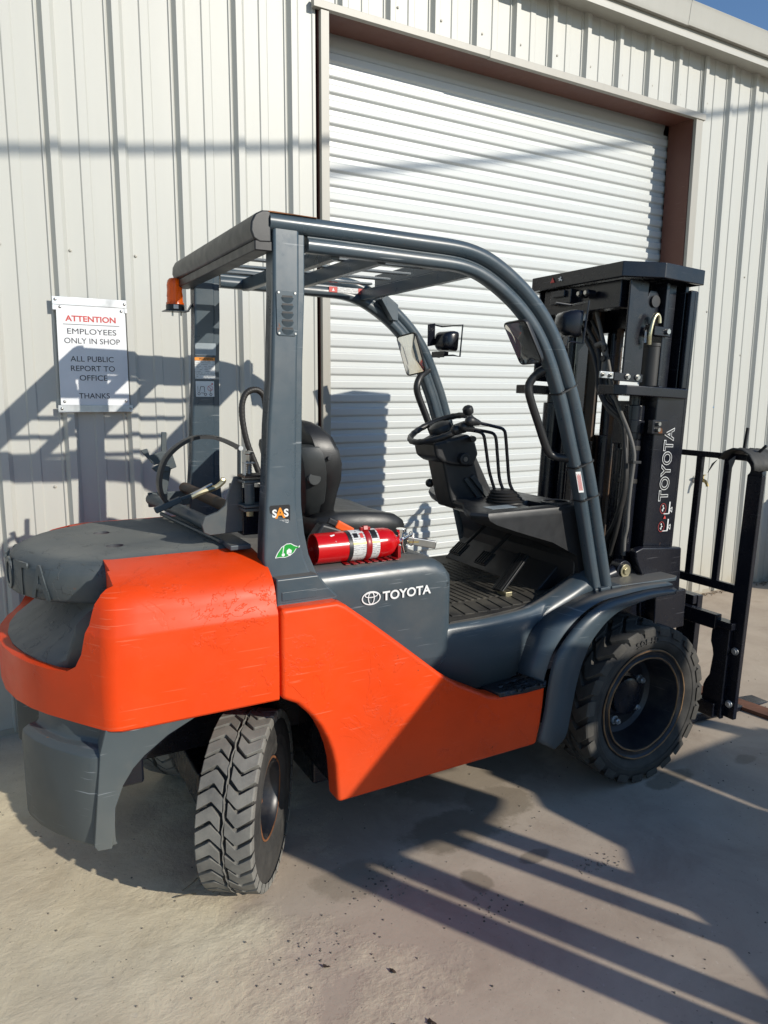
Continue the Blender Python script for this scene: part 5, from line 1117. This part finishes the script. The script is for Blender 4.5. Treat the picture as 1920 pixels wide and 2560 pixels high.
part('backrest_top_bar', M['mast'], 0.003, fn=lambda m: m.box(0.206,0.232,-0.546,0.546,1.375,1.402))
part('backrest_low_bar', M['mast'], 0.003, fn=lambda m: m.box(0.207,0.231,-0.560,0.560,0.762,0.802))
for y in (-0.447,-0.296,-0.148,0.0,0.148,0.296,0.447):
    part('backrest_bar', M['mast'], 0.003, fn=lambda m, y=y: m.box(0.208,0.230,y-0.016,y+0.016,0.800,1.377))
for z in (0.50, 0.245):
    for s in (-1, 1): part('backrest_bolt', M['galv'], 0.001, fn=lambda m, z=z, s=s: (m.cyl((0.205,s*0.605,z),(0.199,s*0.605,z),0.018,18), m.cyl((0.199,s*0.605,z),(0.190,s*0.605,z),0.012,6)))
# forks
for y in (-0.30, 0.30):
    fk = MB(); fk.prism([(0.236,0.70),(0.205,0.70),(0.205,0.655),(0.236,0.655)], 'y', y-0.05, y+0.05)
    fk.prism([(0.234,0.70),(0.272,0.70),(0.275,0.10),(0.300,0.075),(1.28,0.022),(1.36,0.016),(1.36,0.006),(0.275,0.030),(0.245,0.050),(0.234,0.080)], 'y', y-0.055, y+0.055)
    fk.build('fork', M['rustbar'] if False else M['mast'], MS, 0.004)
    m = MB(); m.box(1.20,1.362,y-0.056,y+0.056,0.0045,0.030); m.xf(lambda p: (p.x, p.y, p.z-(p.x-1.2)*0.06)); m.build('fork_tip_rust', M['rustbar'], MS, 0.003)
# everything on the tilted mast that would dip under the ground is kept clear of it
# ------------------------------------------------------------------ fire extinguisher lying on the hood
FR = Matrix.Rotation(-0.029342, 4, 'Z')
def world(p): return FR @ Vector(p)
fx = empty('fire_extinguisher', None, world((-1.392,-0.425,1.1385)), (0,0,-0.029342-0.02))
tag(fx, 'red fire extinguisher lying on its side on the engine hood', 'fire extinguisher')
ER = 0.0525
m = MB(); m.lathe([(ER-0.004,0.022),(ER-0.004,0.0),(ER,0.0),(ER,0.255),(ER*0.985,0.268),(ER*0.93,0.282),(ER*0.80,0.296),(ER*0.55,0.308),(0.017,0.314),(0.015,0.325)], (0,0,0), (1,0,0), 40); m.lathe([(ER-0.004,0.020),(0.002,0.014)], (0,0,0), (1,0,0), 40); m.build('cylinder', M['red'], fx, sharp=35)
m = MB(); m.lathe([(ER+0.0012,0.112),(ER+0.0012,0.126)], (0,0,0), (1,0,0), 40); m.build('rubber_band', M['plastic'], fx)
def arc_label(x0, x1, a0, a1, mat, d=0.0008, name='label'):
    m = MB(); n = 14; vs = []
    for x in (x0, x1):
        for k in range(n+1):
            a = math.radians(a0+(a1-a0)*k/n); vs.append((x, -(ER+d)*math.cos(a), (ER+d)*math.sin(a)))
    m.add(vs, [(k, k+1, n+2+k, n+1+k) for k in range(n)]); return m.build(name, M[mat], fx, sharp=60)
arc_label(0.127, 0.228, -75, 100, 'print'); arc_label(0.127, 0.228, 14, 22, 'yellow', 0.0014, 'label_stripe'); arc_label(0.200,0.222,32,75,'black',0.0014,'label_panel'); arc_label(0.133,0.150,40,62,'black',0.0014,'label_icon'); arc_label(0.158,0.170,38,60,'signred',0.0014,'label_icon')
m = MB(); rg = []
n = 3
vs = []
for x, a in ((0.050,62),(0.066,30),(0.068,66)):
    a = math.radians(a); vs.append((x, -(ER+0.0012)*math.cos(a), (ER+0.0012)*math.sin(a)))
m.add(vs, [(0,1,2)]); m.build('label_triangle', M['white'], fx, sharp=0)
m = MB(); m.lathe([(ER+0.0018,0.176),(ER+0.003,0.178),(ER+0.003,0.196),(ER+0.0018,0.198)], (0,0,0), (1,0,0), 40); m.build('strap', M['darkred'], fx, sharp=60)
m = MB(); m.box(0.168,0.206,-0.02,-0.006,ER,ER+0.012); m.prism([(-0.024,ER+0.002),(0.0,ER+0.002),(-0.004,ER+0.015),(-0.020,ER+0.017)], 'x', 0.178, 0.196); m.build('strap_clasp', M['darkred'], fx, 0.002)
m = MB()
for k in range(8): m.box(0.10+k*0.027, 0.10+k*0.027+0.018, -0.045-0.006*(k%2), 0.02, -0.0560, -0.0535)
m.box(0.31,0.322,-0.03,0.03,-0.056,-0.012); m.build('bracket', M['darkred'], fx, 0.001)
m = MB(); m.cyl((0.322,0,0),(0.352,0,0),0.014,14); m.cyl((0.336,0,0.0),(0.336,-0.002,0.034),0.011,12); m.cyl((0.336,-0.002,0.034),(0.336,-0.0025,0.044),0.018,18); m.build('valve', M['chrome'], fx, 0.001)
m = MB(); m.prism([(0.330,0.010),(0.372,0.030),(0.376,0.024),(0.345,-0.012),(0.352,-0.040),(0.338,-0.044),(0.330,-0.012)], 'y', -0.026, -0.012); m.build('carry_handle', M['chrome'], fx, 0.003)
m = MB(); m.bar((0.350,-0.02,0.004),(0.455,-0.050,-0.018),0.010,0.030); m.build('discharge_lever', M['steel'], fx, 0.005, 3)
rg = [(0.362+0.0, -0.03+0.018*math.cos(a), 0.010+0.026*math.sin(a)) for a in (2*math.pi*k/16 for k in range(17))]
m = MB(); m.tube(rg, 0.0016, 6); m.build('pull_ring', M['steel'], fx)
m = MB(); m.bar((0.352,-0.03,-0.002),(0.40,-0.036,-0.004),0.004,0.006); m.build('safety_pin', M['brass'], fx)

# ------------------------------------------------------------------ rubber flap hanging on the backrest corner
FM = FR @ Matrix.Translation((0.41,0,0)) @ Matrix.Rotation(0.045, 4, 'Y')
rf = empty('rubber_flap', None); rf.matrix_world = FM @ Matrix.Translation((0.219,-0.53,1.402))
tag(rf, 'torn grey rubber flap draped over the top corner of the load backrest', 'rubber flap')
m = MB(); rows = []
for i in range(11):
    x = -0.075+0.17*i/10; row = []
    for y, z in ((0.085,-0.030),(0.06,0.004),(0.02,0.022),(-0.03,0.020),(-0.072,0.0),(-0.098,-0.035),(-0.105,-0.07)):
        row.append((x, y+0.004*math.sin(i*1.7), z+0.004*math.sin(i*2.6)+0.006))
    rows.append(row)
n = 7; m.add([p for r in rows for p in r], [(i*n+j, i*n+j+1, (i+1)*n+j+1, (i+1)*n+j) for i in range(10) for j in range(6)])
o = m.build('flap_sheet', plain('perished_rubber', (0.05,0.05,0.047), 0.7, var=0.2, bump=0.3), rf, sharp=50); s_ = o.modifiers.new('solid','SOLIDIFY'); s_.thickness = 0.006
m = MB(); m.bar((0.05,0.046,0.022),(0.05,0.040,0.122),0.012,0.012,(1,0,0)); m.build('flap_peg', M['plastic'], rf, 0.002)
m = MB(); m.bar((0.02,-0.045,0.010),(0.02,-0.082,0.048),0.012,0.010,(1,0,0)); m.build('flap_peg', M['plastic'], rf, 0.002)
m = MB(); m.prism([(-0.005,-0.005),(0.025,-0.03),(0.012,-0.078),(-0.004,-0.03)], 'x', -0.080, -0.076); m.build('flap_tatter', M['hosegrey'], rf)
m = MB(); m.prism([(0.085,-0.03),(0.110,-0.05),(0.128,-0.095),(0.100,-0.05)], 'x', -0.080, -0.076); m.build('flap_tatter', M['hosegrey'], rf)
# ------------------------------------------------------------------ plank on the ground beneath the forks
m = MB(); m.box(-0.05,0.05,-0.55,0.55,0.0,0.022)
pk = m.build('wooden_plank', plain('stained_plank', (0.16,0.065,0.035), 0.7, var=0.3, bump=0.4, bscale=40), None, 0.003); pk.location = (1.15,-0.52,0.0); pk.rotation_euler.z = 0.12
tag(pk, 'reddish brown wooden plank lying on the concrete under the forks', 'plank')

# ------------------------------------------------------------------ loose bits on the concrete
random.seed(5)
peb = MB()
def pebble(mb, x, y, r):
    n = 6; a0 = random.uniform(0, 6.28); h = r*random.uniform(0.5, 0.9)
    lo = [(x+r*math.cos(a0+2*math.pi*k/n)*random.uniform(0.7,1.2), y+r*math.sin(a0+2*math.pi*k/n)*random.uniform(0.7,1.2), 0.0005) for k in range(n)]
    hi = [(x+(p[0]-x)*0.6, y+(p[1]-y)*0.6, h) for p in lo]
    mb.loft([lo, hi])
for k in range(900):
    x = random.uniform(-2.7, 1.6); y = random.uniform(-2.3, 0.3) if random.random() < 0.8 else random.uniform(-0.6, 1.1)
    pebble(peb, x, y, random.choice((0.0016,0.002,0.003,0.004)))
for cx, cy, s_, n_ in ((-0.545,-0.93,0.05,60),(-1.62,-0.80,0.10,50),(-1.30,-0.66,0.10,60),(-1.05,-0.92,0.07,40)):
    for k in range(n_): pebble(peb, random.gauss(cx, s_), random.gauss(cy, s_*0.6), random.uniform(0.0015,0.005))
tag(peb.build('grit', plain('grit', (0.25,0.215,0.17), 0.9, var=0.4), None, sharp=0), 'grit scattered over the concrete', 'grit', kind='stuff')
leafmat = plain('dead_leaf', (0.055,0.035,0.022), 0.85, var=0.3, bump=0.3)
def leaf_(x, y, r, label):
    m = MB(); n = 9; a0 = random.uniform(0, 6.28); top = []
    for k in range(n):
        a = 2*math.pi*k/n; q = r*(0.65+0.35*math.cos(2*a))*random.uniform(0.8,1.15); top.append((q*math.cos(a+a0), q*math.sin(a+a0), 0.002+abs(random.gauss(0,0.003))))
    top.append((0,0,0.006)); m.add(top, [(k,(k+1)%n,n) for k in range(n)])
    o = m.build('dead_leaf', leafmat, None, sharp=0); o.location = (x,y,0.0); s_ = o.modifiers.new('solid','SOLIDIFY'); s_.thickness = 0.001
    tag(o, label, 'leaf', 'dead leaves on the concrete')
for x, y, r, l in ((-1.565,-1.155,0.016,'largest crumpled dark leaf in the small group in front of the steered tyre'),(-1.545,-1.165,0.013,'middle sized crumpled dark leaf in the small group in front of the steered tyre'),(-1.53,-1.15,0.010,'smallest crumpled dark leaf in the small group in front of the steered tyre'),
                   (-1.515,-1.235,0.020,'long curled dark leaf below the small leaf group'),(-1.44,-1.19,0.017,'broad dark leaf right of the small leaf group'),
                   (-1.44,-0.985,0.013,'small dark leaf on the sunlit dust beside the steered tyre'),(-1.60,-0.875,0.012,'dark leaf close to the steered tyre foot'),(0.70,-1.01,0.035,'large dark clump lying in the broad shade'),(-1.90,-1.05,0.012,'dark leaf out on the dusty patch'),(-1.97,-1.20,0.012,'pale bent twig leaf on the dusty patch')):
    leaf_(x, y, r, l)
random.seed(9)
tw = MB()
for k in range(7):
    a = random.uniform(-0.5,0.6); x, y = -1.80+random.gauss(0,0.05), -0.36+random.gauss(0,0.04); L = random.uniform(0.06,0.16)
    tw.tube(smooth_path([(x,y,0.006),(x+L*0.5*math.cos(a),y+L*0.5*math.sin(a),0.014),(x+L*math.cos(a+0.3),y+L*math.sin(a+0.3),0.005)],4), 0.0018, 5)
tag(tw.build('dry_twigs', plain('dry_twig',(0.22,0.18,0.12),0.9), None), 'dry twigs on the ground behind the grey bumper', 'twigs', kind='stuff')

# ------------------------------------------------------------------ things outside the picture that throw shadows into it
# street cable on two poles behind the viewer
def cz(x): return 4.865+0.0128*(x+5.35)**2
m = MB(); m.tube([(x, -3.8, cz(x)) for x in (-19.7+k*28.7/60 for k in range(61))], 0.021, 8)
tag(m.build('overhead_cable', M['hose'], None, sharp=60), 'black overhead cable sagging between two street poles', 'cable')
for x, l in ((-19.7, 'wooden street pole at the low end of the cable'), (9.0, 'wooden street pole at the high end of the cable')):
    p = empty('utility_pole', None, (x, -3.8, 0)); tag(p, l, 'pole', 'street poles carrying the cable')
    m = MB(); m.lathe([(0.15,0.0),(0.11,cz(x)+0.6)], (0,0,0), (0,0,1), 14, cap=True); m.build('pole_shaft', M['rustbar'], p)
    m = MB(); m.box(-0.05,0.05,-0.7,0.7,cz(x)-0.12,cz(x)-0.02); m.build('crossarm', M['rustbar'], p)
# made-up unseen screen behind the viewer; plates and posts shaped to shade the yard
gf = empty('shadow_screen', None, (0,-3.0,0)); tag(gf, 'made-up unseen screen of grey plates and posts added to shade the yard', 'shadow screen')
def pl(name, pts, d=0.012): m = MB(); m.prism(pts, 'y', -d, d); m.build(name, M['bumper'], gf, 0.003)
pl('upper_plate', [(-0.10,1.285),(0.55,1.285),(0.70,1.315),(0.77,1.34),(0.77,2.055),(0.40,2.05),(0.268,1.934),(-0.10,1.575)])
pl('upper_plate', [(0.772,1.51),(0.90,1.50),(0.90,1.58),(1.0,1.58),(1.0,1.46),(0.94,1.44),(0.90,1.33),(0.80,1.272),(1.50,1.272),(1.50,1.83),(1.0,1.83),(0.93,1.90),(0.82,1.94),(0.772,1.94)])
pl('upper_plate', [(1.04,1.935),(1.30,1.94),(1.30,1.831),(1.50,1.831),(1.50,2.055),(1.04,2.0)])
pl('top_bar', [(0.40,2.052),(1.50,2.057),(1.50,2.10),(0.40,2.09)], 0.03)
pl('lower_plate', [(0.10,0.004),(0.10,0.70),(0.186,0.741),(0.309,0.817),(0.391,0.863),(0.445,0.909),(0.464,0.994),(0.60,1.05),(0.694,1.088),(0.78,1.238),(0.80,1.27),(1.455,1.27),(1.325,1.04),(1.325,0.004)])
pl('lower_plate', [(1.345,0.004),(1.345,1.04),(1.485,1.27),(2.25,1.27),(2.25,0.004)])
for x0, x1, z1 in ((-0.10,0.0,1.30),(0.05,0.14,1.30),(0.335,0.39,1.30),(0.46,0.535,1.30),(2.10,2.19,1.9)):
    m = MB(); m.box(x0, x1, -0.03, 0.03, 0.0, z1); m.build('post', M['bumper'], gf, 0.004)
for x in (0.0, 1.1, 2.1):
    m = MB(); m.box(x-0.03, x+0.03, -0.4, 0.4, 0.0, 0.03); m.build('foot', M['bumper'], gf, 0.004)
# unseen drum, made up to cast a shadow on the far end of the wall
dr = empty('shadow_drum', None, (4.02, 0.66, 0)); tag(dr, 'made-up unseen blue drum past the tap, added for its shadow on the wall', 'drum')
bm_ = plain('blue_drum_paint', (0.03,0.08,0.2), 0.4)
m = MB(); m.lathe([(0.29,0.0),(0.29,0.28),(0.305,0.29),(0.29,0.30),(0.29,0.56),(0.305,0.57),(0.29,0.58),(0.29,0.88)], (0,0,0), (0,0,1), 32, cap=True); m.build('drum_body', bm_, dr, sharp=30)
m = MB(); m.lathe([(0.30,0.872),(0.30,0.892),(0.275,0.892)], (0,0,0), (0,0,1), 32); m.build('drum_rim', M['galv'], dr)
m = MB(); m.cyl((0.12,0.1,0.88),(0.12,0.1,0.90),0.03,12); m.build('bung', M['galv'], dr)
